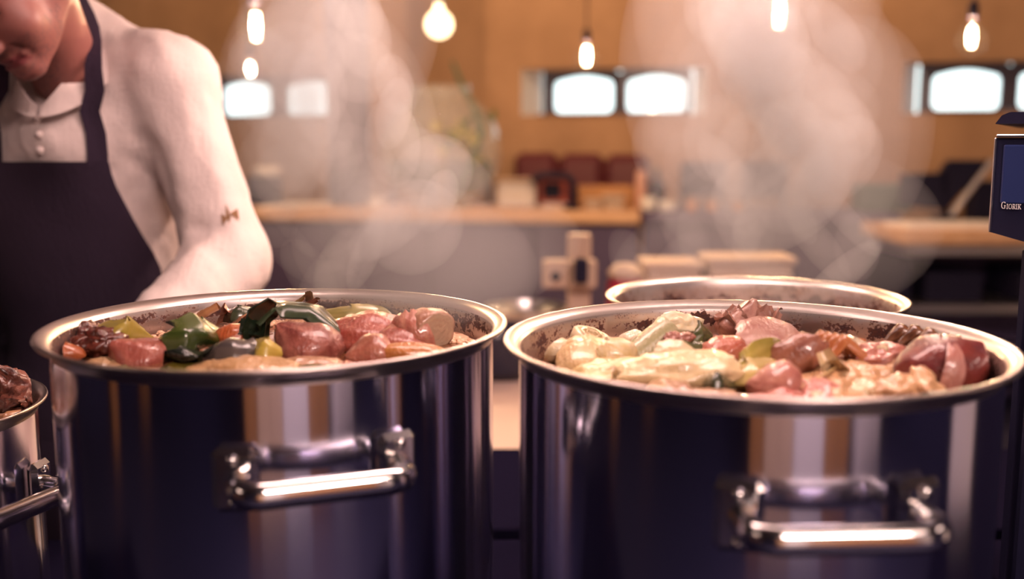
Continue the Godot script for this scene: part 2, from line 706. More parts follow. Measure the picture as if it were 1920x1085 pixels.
func rect_hit(p: Vector2, c: Vector2, lo: Vector2, hi: Vector2) -> Vector2:
	var d := p - c
	var k := 1e9
	for ax in 2:
		if absf(d[ax]) > 1e-6:
			k = minf(k, ((hi[ax] if d[ax] > 0 else lo[ax]) - c[ax]) / d[ax])
	return c + d * k


func cupboard(x: float, w: float, h: float, z: float, d: float, called: String, label: String, m: Material, doors := 2) -> void:
	var t := thing(called, label, "cupboard" if called != "refrigerator" else "refrigerator", Vector3(x, 0, z))
	boxes("body", [[Vector3(0, h / 2, d / 2), Vector3(w, h, d)]], m, t)
	for k in doors:
		var dw := w / doors
		var dn := boxes("door", [[Vector3(-w / 2 + dw * (k + 0.5), h / 2 + 0.03, -0.012), Vector3(dw - 0.008, h - 0.08, 0.022)]], m, t)
		boxes("handle", [[Vector3(-w / 2 + dw * (k + (0.9 if k == 0 else 0.1)), h / 2, -0.045), Vector3(0.015, 0.22, 0.03)]], M["steel"], dn)


func side_cupboard(at: Vector3, w: float, turn: float, label: String, m: Material) -> void:
	var t := thing("added_wall_cupboard", label, "cupboard", at, turn)
	boxes("body", [[Vector3(0, 1.0, -0.02), Vector3(w, 2.0, 0.5)]], m, t)
	var d := boxes("door", [[Vector3(0, 1.03, 0.245), Vector3(w - 0.02, 1.9, 0.022)]], m, t)
	boxes("handle", [[Vector3(w * 0.4, 1.05, 0.275), Vector3(0.015, 0.22, 0.03)]], M["steel"], d)


func behind_camera() -> void:
	# added so the shiny pots mirror bright stripes: cupboards and a refrigerator, unseen
	var z := 2.45
	cupboard(-0.345, 0.34, 2.1, z, 0.6, "added_tall_cupboard", "added tall narrow oak cupboard left of the others behind the photographer", M["oak"], 1)
	cupboard(0.185, 0.70, 2.1, z, 0.6, "added_tall_cupboard", "added tall tan two-door cupboard between oak cupboard and refrigerator", M["tan cabinet"])
	cupboard(0.935, 0.78, 2.0, z, 0.65, "refrigerator", "added tall white refrigerator behind the photographer", M["white cabinet"], 1)
	cupboard(1.70, 0.72, 2.1, z, 0.6, "added_tall_cupboard", "added tall oak cupboard right of the white refrigerator", M["oak"])
	cupboard(2.9, 0.9, 2.1, z, 0.6, "added_tall_cupboard", "added wide white cupboard at the right end behind the photographer", M["white cabinet"])
	# added ceiling panels, unseen, that light the cook and the cupboards
	var t := thing("added_ceiling_panel", "added square white ceiling fill panel above the photographer", "lamp", Vector3(0.9, 3.0, 0.5))
	boxes("frame", [[Vector3(0, -0.02, 0), Vector3(1.26, 0.04, 0.66)]], M["white paint"], t)
	boxes("diffuser", [[Vector3(0, -0.045, 0), Vector3(1.2, 0.012, 0.6)]], M["added panel glow"], t)
	t = thing("added_ceiling_panel", "added long narrow ceiling fill panel before the cupboards behind the photographer", "lamp", Vector3(1.0, 3.0, 1.5))
	boxes("frame", [[Vector3(0, -0.02, 0), Vector3(1.26, 0.04, 0.46)]], M["white paint"], t)
	boxes("diffuser", [[Vector3(0, -0.045, 0), Vector3(1.2, 0.012, 0.4)]], M["added panel glow"], t)
	for q in [[Vector3(3.0, 3.0, -0.7), "added long ceiling fill panel near the right wall"], [Vector3(-3.6, 3.0, 0.4), "added long ceiling fill panel near the left wall"]]:
		t = thing("added_ceiling_panel", q[1], "lamp", q[0])
		boxes("frame", [[Vector3(0, -0.02, 0), Vector3(0.46, 0.04, 1.26)]], M["white paint"], t)
		boxes("diffuser", [[Vector3(0, -0.045, 0), Vector3(0.4, 0.012, 1.2)]], M["added panel glow"], t)
	# more added cupboards for mirrored stripes, along the side walls
	side_cupboard(Vector3(4.2, 0, -0.95), 1.1, -PI / 2, "added white upright freezer standing at the right wall", M["white cabinet"])
	side_cupboard(Vector3(4.2, 0, -3.55), 0.8, -PI / 2, "added white broom cupboard farther along the right wall", M["white cabinet"])
	side_cupboard(Vector3(-4.8, 0, 0.45), 0.34, PI / 2, "added narrow oak cupboard in the middle of the left wall", M["oak"])
	side_cupboard(Vector3(-4.8, 0, 2.3), 0.4, PI / 2, "added narrow oak cupboard at the rear end of the left wall", M["oak"])
	side_cupboard(Vector3(-4.8, 0, -2.3), 0.4, PI / 2, "added narrow white cupboard farther along the left wall", M["white cabinet"])


func hood_and_range() -> void:
	var t := thing("range_hood", "steel extractor hood hanging over the range", "hood", Vector3(0, 2.1, -1.15))
	var b := Buf.new()
	var lo := Vector2(0.95, 0.62)
	var hi := Vector2(0.35, 0.25)
	var c := []
	for q in [[lo, 0.0], [lo, 0.12], [hi, 0.55], [hi, 0.9]]:
		var r: Vector2 = q[0]
		c.append([Vector3(-r.x, q[1], r.y), Vector3(r.x, q[1], r.y), Vector3(r.x, q[1], -r.y), Vector3(-r.x, q[1], -r.y)])
	for k in 3:
		for i in 4:
			b.face([c[k][i], c[k][(i + 1) % 4], c[k + 1][(i + 1) % 4], c[k + 1][i]])
	b.face_out(c[0].duplicate(), Vector3.DOWN)
	put("canopy", b, M["steel"], t)
	boxes("light_strip", [[Vector3(0.12, -0.008, 0.07), Vector3(0.9, 0.012, 0.22)]], M["hood lamp"], t)
	# added lamps, out of view behind the pots, that brighten the steam
	for q in [[0.05, "left one of two added copper lamps lighting the steam"], [0.65, "right one of two added copper lamps lighting the steam"]]:
		t = thing("added_steam_lamp", q[1], "lamp", Vector3(q[0], 1.92, -1.78), 0.0, "added steam lamps")
		var hb := Buf.new()
		hb.lathe([Vector2(0.075, 0.0), Vector2(0.07, 0.05), Vector2(0.045, 0.10), Vector2(0.02, 0.13), Vector2(0.012, 0.16)], 24)
		put("shade", hb, M["copper"], t)
		hb = Buf.new()
		hb.lathe([Vector2(0.001, -0.03), Vector2(0.025, -0.022), Vector2(0.036, 0.0), Vector2(0.03, 0.03), Vector2(0.012, 0.06), Vector2(0.001, 0.065)], 20)
		put("bulb", hb, M["frosted bulb"], t)
		hb = Buf.new()
		hb.tube([Vector3(0, 0.15, 0), Vector3(0, 1.08, 0)], 0.005, 6)
		put("cord", hb, M["black"], t)
		var l := OmniLight3D.new()
		l.name = "glow"
		l.light_energy = 0.85
		l.light_color = Color(1.0, 0.83, 0.76)
		l.light_size = 0.03
		l.omni_range = 20.0
		l.omni_attenuation = 2.0
		l.shadow_enabled = true
		t.add_child(l)
	# two ranges back to back
	for q in [["black cooking range under the two big pots", Vector3(0.1, 0, -0.96), 2.14, 0.92, 4], ["black rear range carrying the hindmost pot", Vector3(0.48, 0, -1.645), 1.38, 0.43, 3]]:
		var w: float = q[2]
		var d: float = q[3]
		t = thing("cooking_range", q[0], "stove", q[1])
		boxes("body", [[Vector3(0, 0.44, 0), Vector3(w - 0.04, 0.86, d - 0.02), 0.01]], M["black"], t)
		boxes("cooktop", [[Vector3(0, 0.885, 0), Vector3(w, 0.04, d), 0.006]], M["black"], t)
		for k in q[4]:
			var gw: float = w / q[4]
			boxes("hob_plate", [[Vector3(-w / 2 + gw * (k + 0.5), 0.9175, 0), Vector3(gw - 0.012, 0.025, d - 0.03), 0.003]], M["cast iron"], t)


# ---------------------------------------------------------------- pots
func stain_textures(seed_: int, band: float, dark_side: float) -> Array:
	# burnt-on splashes: dark crusts with a grain and an outline of their own round the inside of the wall
	var w := 2048
	var h := 128
	var col := Image.create(w, h, false, Image.FORMAT_RGB8)
	var orm := Image.create(w, h, false, Image.FORMAT_RGB8)
	var a := FastNoiseLite.new()
	a.seed = seed_
	a.frequency = 1.0
	a.fractal_octaves = 3
	var f := FastNoiseLite.new()
	f.seed = seed_ + 5
	f.frequency = 1.0
	f.fractal_octaves = 2
	for y in h:
		var v := float(y) / h        # 1 is at the rim
		for x in w:
			var u := TAU * x / w
			var cx := cos(u)
			var sy := sin(u)
			var big := a.get_noise_3d(cx * 2.2, sy * 2.2, v * 0.9)
			var mid := a.get_noise_3d(cx * 9.0 + 40, sy * 9.0, v * 3.0)
			var fine := f.get_noise_3d(cx * 42.0, sy * 42.0, v * 12.0 + 7)
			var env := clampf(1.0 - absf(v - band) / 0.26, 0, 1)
			var s := big * 0.9 + mid * 0.9 + fine * 0.65 + env * 0.9 - 0.66 + 0.75 * exp(-pow(wrapf(u - dark_side, -PI, PI) / 0.45, 2.0))
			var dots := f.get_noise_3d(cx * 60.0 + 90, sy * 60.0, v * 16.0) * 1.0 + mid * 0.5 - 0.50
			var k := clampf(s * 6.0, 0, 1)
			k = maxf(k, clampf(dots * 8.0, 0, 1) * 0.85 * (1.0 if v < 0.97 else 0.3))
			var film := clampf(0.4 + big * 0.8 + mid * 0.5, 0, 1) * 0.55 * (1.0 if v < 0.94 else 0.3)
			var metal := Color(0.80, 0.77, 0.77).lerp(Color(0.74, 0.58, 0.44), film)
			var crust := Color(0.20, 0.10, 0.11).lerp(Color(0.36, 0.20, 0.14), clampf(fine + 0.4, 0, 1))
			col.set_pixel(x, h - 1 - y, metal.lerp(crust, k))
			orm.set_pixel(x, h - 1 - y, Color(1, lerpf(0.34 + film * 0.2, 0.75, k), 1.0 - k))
	return [ImageTexture.create_from_image(col), ImageTexture.create_from_image(orm)]


func stockpot(at: Vector3, r: float, h: float, label: String, handles: Array, seed_: int, band: float) -> Node3D:
	var t := thing("stockpot", label, "pot", at, 0.0, "stockpots on the range")
	var b := Buf.new()
	var k := r / 0.2
	b.lathe([Vector2(r * 0.02, 0.0), Vector2(r - 0.012, 0.0), Vector2(r - 0.003, 0.004), Vector2(r, 0.014), Vector2(r, 0.05), Vector2(r, h * 0.5), Vector2(r, h - 0.03), Vector2(r, h - 0.016)], 128)
	put("body", b, M["pot steel"], t)
	b = Buf.new()
	var lip := []
	for q in [[0.0, -0.016], [0.0012, -0.0125], [0.005, -0.0085], [0.0090, -0.006], [0.0122, -0.0045], [0.0136, -0.0024], [0.0130, -0.0008], [0.0115, 0.0], [0.0085, -0.0008], [0.0035, -0.0035], [0.0010, -0.0060], [-0.0006, -0.0085]]:
		lip.append(Vector2(r + q[0] * k, h + q[1]))
	b.lathe(lip, 128)
	put("rim", b, M["rim steel"], t)
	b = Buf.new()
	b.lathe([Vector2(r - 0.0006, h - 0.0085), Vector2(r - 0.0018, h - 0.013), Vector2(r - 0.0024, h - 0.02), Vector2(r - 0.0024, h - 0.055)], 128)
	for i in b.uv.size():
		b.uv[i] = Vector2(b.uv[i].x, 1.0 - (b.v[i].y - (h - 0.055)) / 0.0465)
	var tex := stain_textures(seed_, band, 4.6 if seed_ == 100 else 1.75)     # each is darkened most on one side
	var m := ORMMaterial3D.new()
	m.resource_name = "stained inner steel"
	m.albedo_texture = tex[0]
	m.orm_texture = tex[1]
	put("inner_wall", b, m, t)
	b = Buf.new()
	b.lathe([Vector2(r - 0.0024, h - 0.055), Vector2(r - 0.0024, 0.02), Vector2(0.001, 0.02)], 64)
	put("inside", b, M["steel"], t)
	for az in handles:
		var hn := Node3D.new()
		hn.name = "handle"
		t.add_child(hn, true)
		hn.position = Vector3(sin(az) * r, h - 0.085, cos(az) * r)
		hn.rotation.y = az
		var g := Buf.new()
		var path := []
		var w := 0.062
		var o := 0.042
		var c := 0.018
		path.append(Vector3(-w, 0.0, -0.004))
		path.append(Vector3(-w, 0.0, o - c))
		for i in 6:
			var q := PI / 2 * i / 5
			path.append(Vector3(-w + c - c * cos(q), 0.0, o - c + c * sin(q)))
		for i in range(1, 6):
			path.append(Vector3(lerpf(-w + c, w - c, i / 6.0), 0.0, o))
		for i in 6:
			var q := PI / 2 * i / 5
			path.append(Vector3(w - c + c * sin(q), 0.0, o - c + c * cos(q)))
		path.append(Vector3(w, 0.0, o - c))
		path.append(Vector3(w, 0.0, -0.004))
		g.tube(path, 0.0105, 14, true, Vector2(0.85, 1.0))
		put("grip", g, M["polished steel"], hn)
		for sx in [-1, 1]:
			g = Buf.new()
			g.box(Vector3(sx * 0.062, 0, -0.003), Vector3(0.034, 0.05, 0.012), 0.005, Basis(Vector3.UP, sx * 0.3))
			put("mounting_plate", g, M["polished steel"], hn)
			for sy in [-1, 1]:
				g = Buf.new()
				g.lathe([Vector2(0.0045, 0), Vector2(0.004, 0.002), Vector2(0.0022, 0.0034), Vector2(0.0002, 0.0038)], 12, Vector3(sx * 0.064, sy * 0.017, 0.003), Basis(Vector3.RIGHT, PI / 2))
				put("rivet", g, M["polished steel"], hn)
	return t


func pots() -> void:
	var rs := mat("rim steel", Color(0.56, 0.49, 0.46), 0.30, 1.0)
	rs.metallic_specular = 0.5
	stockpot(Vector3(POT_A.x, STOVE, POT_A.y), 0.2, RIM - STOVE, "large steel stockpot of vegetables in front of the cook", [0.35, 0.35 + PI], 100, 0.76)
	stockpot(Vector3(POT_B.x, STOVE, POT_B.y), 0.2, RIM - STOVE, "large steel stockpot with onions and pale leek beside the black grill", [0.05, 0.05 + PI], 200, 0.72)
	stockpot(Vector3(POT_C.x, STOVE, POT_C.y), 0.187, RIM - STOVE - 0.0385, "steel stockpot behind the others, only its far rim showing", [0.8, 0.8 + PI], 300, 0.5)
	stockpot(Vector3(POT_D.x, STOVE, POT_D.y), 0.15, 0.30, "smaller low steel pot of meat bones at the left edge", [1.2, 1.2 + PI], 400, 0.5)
	for q in [[POT_A, 0.1965, RIM - 0.034, "reddish brown broth among the vegetables of the pot by the cook", 1], [POT_B, 0.1965, RIM - 0.039, "amber broth among the onions of the pot by the grill", 2], [POT_C, 0.183, RIM - 0.14, "still broth low in the rear pot", 3], [POT_D, 0.145, STOVE + 0.25, "dark broth under the bones of the small left pot", 4]]:
		var s := Buf.new()
		var rows := []
		for j in 24:
			var row := PackedVector3Array()
			var rr: float = q[1] * (23 - j) / 23.0 + 0.0005
			for i in 65:
				var an := TAU * i / 64
				var p := Vector3(sin(an) * rr, 0, cos(an) * rr)
				p.y = 0.0025 * nz.get_noise_3d(p.x * 28, q[4] * 5.0, p.z * 28) * (1.0 if j > 0 else 0.3)
				row.append(p)
			rows.append(row)
		s.sheet(rows, true)
		var o := put("broth", s, M["broth"])
		o.position = Vector3(q[0].x, q[2], q[0].y)
		tag(o, q[3], "broth", "broth in the pots")


# ---------------------------------------------------------------- the bar and what stands on it
func bar_z(x: float) -> float:
	return -lerpf(6.65, 6.1, (x - 490.0) / 1200.0)


func bar_at(x: float, back := 0.25) -> Vector3:     # a spot on the bar top behind that pixel column
	var z := bar_z(x) - back
	return Vector3(px(x, 400.0, z).x, 1.07, z)


func box_thing(called: String, label: String, category: String, at: Vector3, size: Vector3, m: Material, group := "", lid: Material = null, turn := 0.0) -> Node3D:
	var t := thing(called, label, category, at, turn, group)
	boxes("body", [[Vector3(0, size.y / 2, 0), size, 0.008]], m, t)
	if lid:
		boxes("lid", [[Vector3(0, size.y + 0.011, 0), Vector3(size.x + 0.02, 0.022, size.z + 0.02), 0.005]], lid, t)
	return t


func turned(called: String, label: String, category: String, at: Vector3, profile: Array, m: Material, group := "") -> MeshInstance3D:
	var b := Buf.new()
	b.lathe(profile, 24)
	var o := put(called, b, m)
	o.position = at
	tag(o, label, category, group)
	return o


func bottle_profile(r: float, h: float) -> Array:
	return [Vector2(0.001, 0), Vector2(r * 0.9, 0), Vector2(r, 0.01), Vector2(r, h * 0.55), Vector2(r * 0.8, h * 0.66), Vector2(r * 0.36, h * 0.76), Vector2(r * 0.32, h * 0.97), Vector2(r * 0.38, h * 0.98), Vector2(r * 0.36, h), Vector2(0.001, h)]


func cup_profile(r: float, h: float) -> Array:
	return [Vector2(0.001, 0), Vector2(r * 0.7, 0), Vector2(r * 0.9, h * 0.25), Vector2(r, h), Vector2(r - 0.004, h), Vector2(r * 0.85, h * 0.25), Vector2(0.001, h * 0.08)]


func counter(called: String, label: String, x0: float, x1: float, z0: float, z1: float, depth: float, top: Material, front: Material) -> void:
	var a := Vector3(px(x0, 400, z0).x, 0, z0)
	var b := Vector3(px(x1, 400, z1).x, 0, z1)
	var l := (b - a).length()
	var t := thing(called, label, "counter", (a + b) / 2, -atan2(b.z - a.z, b.x - a.x))
	boxes("worktop", [[Vector3(0, 1.03, -depth / 2), Vector3(l, 0.08, depth), 0.008]], top, t)
	var n := maxi(1, int(l / 0.62))
	boxes("carcass", [[Vector3(0, 0.49, -depth / 2 - 0.04), Vector3(l - 0.02, 0.98, depth - 0.14), 0.0]], front, t)
	for k in n:
		boxes("front_panel", [[Vector3(-l / 2 + l / n * (k + 0.5), 0.52, 0.0 - 0.035), Vector3(l / n - 0.015, 0.9, 0.02), 0.004]], front, t)


func bar() -> void:
	counter("bar_counter", "long bar with pale oak worktop and dark panelled front", 250, 1200, bar_z(250), bar_z(1200), 0.6, M["pale oak"], M["grey panel"])
	counter("bar_counter", "dark-topped stretch of the bar hidden in the right steam", 1204, 1690, bar_z(1204), bar_z(1690), 0.6, M["grey panel"], M["grey panel"])
	# column behind the bar
	var t := thing("column", "dark square post rising behind the bar", "column", Vector3(px(655, 300, -7.35).x, 0, -7.35))
	boxes("shaft", [[Vector3(0, 2.1, 0), Vector3(0.27, 4.2, 0.27), 0.02]], M["column"], t)
	boxes("base_block", [[Vector3(0, 0.15, 0), Vector3(0.34, 0.3, 0.34), 0.02]], M["column"], t)
	# left end
	box_thing("storage_box", "black box on the bar beside the cook's sleeve", "box", bar_at(498, 0.3), Vector3(0.2, 0.2, 0.2), M["black"])
	turned("serving_bowl", "white bowl standing on the black box", "bowl", bar_at(503, 0.3) + Vector3(0, 0.2, 0), cup_profile(0.1, 0.06), M["white paint"])
	for k in 3:
		var o := boxes("menu_sheet", [[Vector3(0, 0.004, 0), Vector3(0.3, 0.008, 0.21), 0.001]], M["paper"])
		o.position = bar_at(535 + 22 * k, 0.14) + Vector3(0, 0.0085 * k, 0)
		o.rotation.y = 0.2 * k
		tag(o, ["lowest white menu sheet fanned out on the bar left of the post", "middle one of the fanned white menu sheets", "uppermost white menu sheet, nearest the post"][k], "paper", "menu sheets on the bar")
	var list := [[632, 0.04, 0.36, "shorter"], [664, 0.055, 0.42, "taller"]]
	for q in list:
		turned("wine_bottle", "%s of two dark bottles on the bar in front of the post" % q[3], "bottle", bar_at(q[0], 0.3), bottle_profile(q[1], q[2]), M["black gloss"], "dark bottles before the post")
	turned("cup", "white cup on the bar right of the dark post", "cup", bar_at(706, 0.12), cup_profile(0.05, 0.07), M["white paint"])
	for q in [[778, 0.30, 0.26, "leaning dark backrest left of the big glass vase"], [888, 0.34, 0.30, "dark backrest behind the foot of the glass vase"]]:
		stool(q[0], -7.7 if q[0] < 800 else -7.45, q[3])
	vase()
	# food container, coffee machine, tap
	t = thing("food_container", "translucent food tub with beige lid on the bar", "container", bar_at(968, 0.3))
	boxes("tub", [[Vector3(0, 0.085, 0), Vector3(0.25, 0.17, 0.2), 0.02]], M["tub plastic"], t)
	boxes("lid", [[Vector3(0, 0.18, 0), Vector3(0.28, 0.022, 0.23), 0.008]], M["beige plastic"], t)
	t = thing("coffee_machine", "red coffee machine behind the black tap", "coffee machine", bar_at(1040, 0.4))
	boxes("body", [[Vector3(0, 0.11, -0.05), Vector3(0.2, 0.22, 0.22), 0.012]], M["red enamel"], t)
	boxes("brew_bay", [[Vector3(-0.02, 0.11, 0.065), Vector3(0.12, 0.11, 0.02), 0.006]], M["black"], t)
	boxes("drip_tray", [[Vector3(0, 0.015, 0.1), Vector3(0.18, 0.03, 0.08), 0.004]], M["steel"], t)
	t = thing("bar_tap", "black swan-neck tap bending over the bar", "tap", bar_at(1072, 0.15))
	var b := Buf.new()
	var path := [Vector3(0, 0, 0), Vector3(0, 0.12, 0)]
	for i in 9:
		var a := PI / 2 * i / 8
		path.append(Vector3(-0.06 + 0.06 * cos(a), 0.15 + 0.06 * sin(a), 0))
	path.append_array([Vector3(-0.14, 0.215, 0), Vector3(-0.22, 0.205, 0), Vector3(-0.25, 0.18, 0)])
	b.tube(path, 0.026, 12)
	put("spout", b, M["black"], t)
	boxes("foot", [[Vector3(0, 0.012, 0), Vector3(0.11, 0.024, 0.11), 0.008]], M["black"], t)
	# maroon bench behind, wooden crate, tubs
	t = thing("leather_bench", "maroon leather bench back behind the coffee machine", "bench", Vector3(px(1092, 320, -7.55).x, 0, -7.62), -0.2)
	boxes("seat", [[Vector3(0, 0.65, 0.2), Vector3(1.0, 0.16, 0.5), 0.05]], M["maroon"], t)
	for k in 3:
		boxes("back_cushion", [[Vector3(-0.34 + 0.34 * k, 1.21 - 0.006 * k, 0), Vector3(0.33, 0.42, 0.14), 0.05]], M["maroon"], t)
	boxes("plinth", [[Vector3(0, 0.29, 0.2), Vector3(0.96, 0.57, 0.46), 0.01]], M["brown wood"], t)
	t = thing("wooden_crate", "brown wooden crate on the bar right of the tap", "crate", bar_at(1135, 0.4))
	for k in 2:
		boxes("slat", [[Vector3(0, 0.04 + 0.07 * k, 0.1), Vector3(0.36, 0.06, 0.014), 0.003]], M["oak"], t)
		boxes("slat", [[Vector3(0, 0.04 + 0.07 * k, -0.1), Vector3(0.36, 0.06, 0.014), 0.003]], M["oak"], t)
		boxes("end_board", [[Vector3(-0.172 + 0.344 * k, 0.07, 0), Vector3(0.014, 0.13, 0.18), 0.003]], M["oak"], t)
	boxes("floor_board", [[Vector3(0, 0.006, 0), Vector3(0.33, 0.01, 0.18), 0.002]], M["oak"], t)
	for q in [[1112, 0.10, 0.05, "low beige tub on the bar before the wooden crate"], [1150, 0.12, 0.075, "taller beige tub on the bar before the wooden crate"]]:
		box_thing("butter_tub", q[3], "tub", bar_at(q[0], 0.1), Vector3(q[1], q[2], 0.1), M["beige plastic"], "beige tubs", M["beige plastic"])
	turned("candle", "tall pink candle at the end of the oak worktop", "candle", bar_at(1201, 0.35), [Vector2(0.001, 0), Vector2(0.035, 0), Vector2(0.034, 0.2), Vector2(0.028, 0.24), Vector2(0.001, 0.245)], M["pink wax"])
	turned("wine_bottle", "dark bottle standing behind the two white cups", "bottle", bar_at(1232, 0.35), bottle_profile(0.05, 0.26), M["black gloss"])
	for q in [[1216, 0.05, 0.085, "left one of the two white cups before the dark bottle"], [1252, 0.06, 0.06, "right wider one of the two white cups before the dark bottle"]]:
		turned("cup", q[3], "cup", bar_at(q[0], 0.1), cup_profile(q[1], q[2]), M["white paint"], "white cups")
	var which := ["leftmost", "middle", "rightmost"]
	for k in 3:
		turned("tea_light", "%s of three amber tea-light glasses on the dark counter" % which[k], "tea light", bar_at([1297, 1336, 1385][k], 0.1), cup_profile(0.035, 0.06), M["amber glass"], "amber tea lights")
	for q in [[1335, "wide dark stool back in the right steam"], [1452, "narrow dark stool back in the right steam"]]:
		stool(q[0], -7.1, q[1])
	# right counter, nearer, with steel shelves
	var zr := -5.35
	var x0 := px(1692, 400, zr).x
	t = thing("side_counter", "oak-topped counter with steel shelves at the right", "counter", Vector3(x0, 0, zr))
	boxes("worktop", [[Vector3(1.2, 1.0, -0.3), Vector3(2.4, 0.075, 0.66), 0.008]], M["pale oak"], t)
	for k in 3:
		boxes("shelf", [[Vector3(1.2, 0.93 - 0.31 * k, -0.26), Vector3(2.36, 0.05, 0.58), 0.006]], M["steel"], t)
	for k in 3:
		boxes("upright", [[Vector3(0.05 + 1.15 * k, 0.48, -0.3), Vector3(0.05, 0.96, 0.56), 0.004]], M["black"], t)
	boxes("back_panel", [[Vector3(1.2, 0.48, -0.57), Vector3(2.36, 0.96, 0.03), 0.002]], M["grey panel"], t)
	for k in 3:
		box_thing("crate", ["black crate on the middle shelf of the side counter, left", "black crate on the middle shelf of the side counter, centre", "black crate on the middle shelf of the side counter, right"][k], "crate", Vector3(x0 + 0.32 + 0.5 * k + (0.14 if k == 2 else 0.0), 0.645, zr - 0.24), Vector3(0.3, 0.16, 0.4), M["black"], "black crates on the shelf")
	var top := 1.0375
	for k in 4:
		var o := boxes("paper_stack", [[Vector3(0, 0.011, 0), Vector3(0.17, 0.022, 0.3), 0.001]], M["paper"])
		o.position = Vector3(px([1715, 1778, 1842, 1910][k], 400, zr - 0.2).x, top, zr - 0.24)
		o.rotation.y = [0.3, -0.15, 0.1, 0.4][k] * 0.4
		tag(o, ["leftmost paper stack on the side counter", "paper stack under the black terminal's foot", "paper stack right of the black terminal's foot", "rightmost paper stack on the side counter"][k], "paper", "white paper stacks")
	t = thing("order_terminal", "black order terminal with slanted grey edge on the side counter", "terminal", Vector3(px(1765, 400, zr - 0.45).x, top, zr - 0.45))
	b = Buf.new()
	var xf := Transform3D(Basis(), Vector3.ZERO)
	b.prism([Vector2(0.02, 0.08), Vector2(0.25, 0.36), Vector2(0.02, 0.36), Vector2(-0.02, 0.30)], 0.05, xf)
	b.prism([Vector2(-0.24, 0.10), Vector2(0.02, 0.08), Vector2(0.0, 0.29), Vector2(-0.24, 0.28)], 0.05, xf)
	put("screen", b, M["black"], t)
	b = Buf.new()
	b.tube([Vector3(0.02, 0.02, 0.03), Vector3(0.26, 0.36, 0.03)], 0.017, 8)
	put("slanted_arm", b, M["steel"], t)
	boxes("foot", [[Vector3(0.02, 0.036, 0.0), Vector3(0.12, 0.024, 0.14), 0.004]], M["black"], t)
	boxes("strut", [[Vector3(0.02, 0.08, 0.0), Vector3(0.03, 0.1, 0.03), 0.004]], M["black"], t)
	box_thing("till", "black till behind the terminal arm on the side counter", "till", Vector3(px(1848, 400, zr - 0.55).x, top, zr - 0.55), Vector3(0.2, 0.24, 0.14), M["black"])
	box_thing("bottle_crate", "dark green crate at the far end of the dark counter", "crate", bar_at(1650, 0.3), Vector3(0.3, 0.17, 0.25), M["green enamel"])


func stool(x: float, z: float, label: String) -> void:
	var t := thing("bar_stool", label, "stool", Vector3(px(x, 350, z).x, 0, z), 0.2, "stools behind the bar")
	for sx in [-1, 1]:
		for sz in [-1, 1]:
			boxes("leg", [[Vector3(sx * 0.15, 0.37, sz * 0.15), Vector3(0.03, 0.74, 0.03)]], M["black"], t)
	boxes("seat", [[Vector3(0, 0.77, 0), Vector3(0.38, 0.06, 0.38), 0.02]], M["black"], t)
	for sx in [-1, 1]:
		boxes("back_post", [[Vector3(sx * 0.15, 1.0, -0.16), Vector3(0.03, 0.42, 0.03)]], M["black"], t)
	boxes("backrest", [[Vector3(0, 1.24, -0.16), Vector3(0.34, 0.24, 0.035), 0.012]], M["black"], t)


func vase() -> void:
	var at := bar_at(828, 0.28)
	var t := thing("glass_vase", "big round clear glass vase on the bar", "vase", at)
	var r := 0.40
	var pr := []
	for i in 22:
		var a := -PI / 2 + 0.45 + (PI - 0.45 - 0.5) * i / 21
		pr.append(Vector2(r * cos(a), r * 0.93 + r * sin(a)))
	pr.append(Vector2(r * 0.50, r * 1.98))
	var b := Buf.new()
	b.lathe([Vector2(0.01, 0.035)] + pr, 48)
	put("bowl", b, M["vase glass"], t)
	b = Buf.new()
	b.lathe([Vector2(0.001, 0.0), Vector2(0.19, 0.0), Vector2(0.2, 0.012), Vector2(0.18, 0.03)], 32)
	put("foot", b, M["vase glass"], t)
	# a branch with leaves and yellow blossom stands in it
	var br := thing("flowering_branch", "branch with yellow blossom standing in the glass vase", "branch", at)
	b = Buf.new()
	var stem := [Vector3(0.1, 0.06, 0), Vector3(0.2, 0.3, 0.02), Vector3(0.27, 0.5, 0.0), Vector3(0.22, 0.66, 0.0), Vector3(0.14, 0.80, 0.0), Vector3(0.08, 0.95, 0)]
	b.tube(stem, [0.02, 0.022, 0.026, 0.022, 0.016, 0.01], 8)
	put("stem", b, M["green enamel"], br)
	for k in 16:
		var p := Vector3(0.2 + rng.randf_range(-0.2, 0.14), rng.randf_range(0.2, 0.62), rng.randf_range(-0.1, 0.12))
		var lf := Buf.new()
		var d := Vector3(rng.randf_range(-1, 1), rng.randf_range(-0.3, 0.8), rng.randf_range(-0.6, 0.6)).normalized()
		leaf_sheet(lf, [p, p + d * 0.06 + Vector3(0, 0.01, 0), p + d * 0.13], [0.01, 0.035, 0.004], Vector3.UP.cross(d).normalized(), 0.01, Color(0.10, 0.14, 0.03), Color(0.16, 0.19, 0.05))
		put("leaf", lf, M["leaf"], br)
	for k in 9:
		var p := Vector3(0.16 + rng.randf_range(-0.2, 0.14), rng.randf_range(0.3, 0.62), rng.randf_range(0.0, 0.14))
		var fl := Buf.new()
		for j in 5:
			var a := TAU * j / 5
			fl.face_out([p, p + Vector3(cos(a - 0.5), sin(a - 0.5), 0.2) * 0.03, p + Vector3(cos(a), sin(a), 0.35) * 0.042, p + Vector3(cos(a + 0.5), sin(a + 0.5), 0.2) * 0.03], Vector3.BACK)
		put("blossom", fl, M["yellow petal"], br)


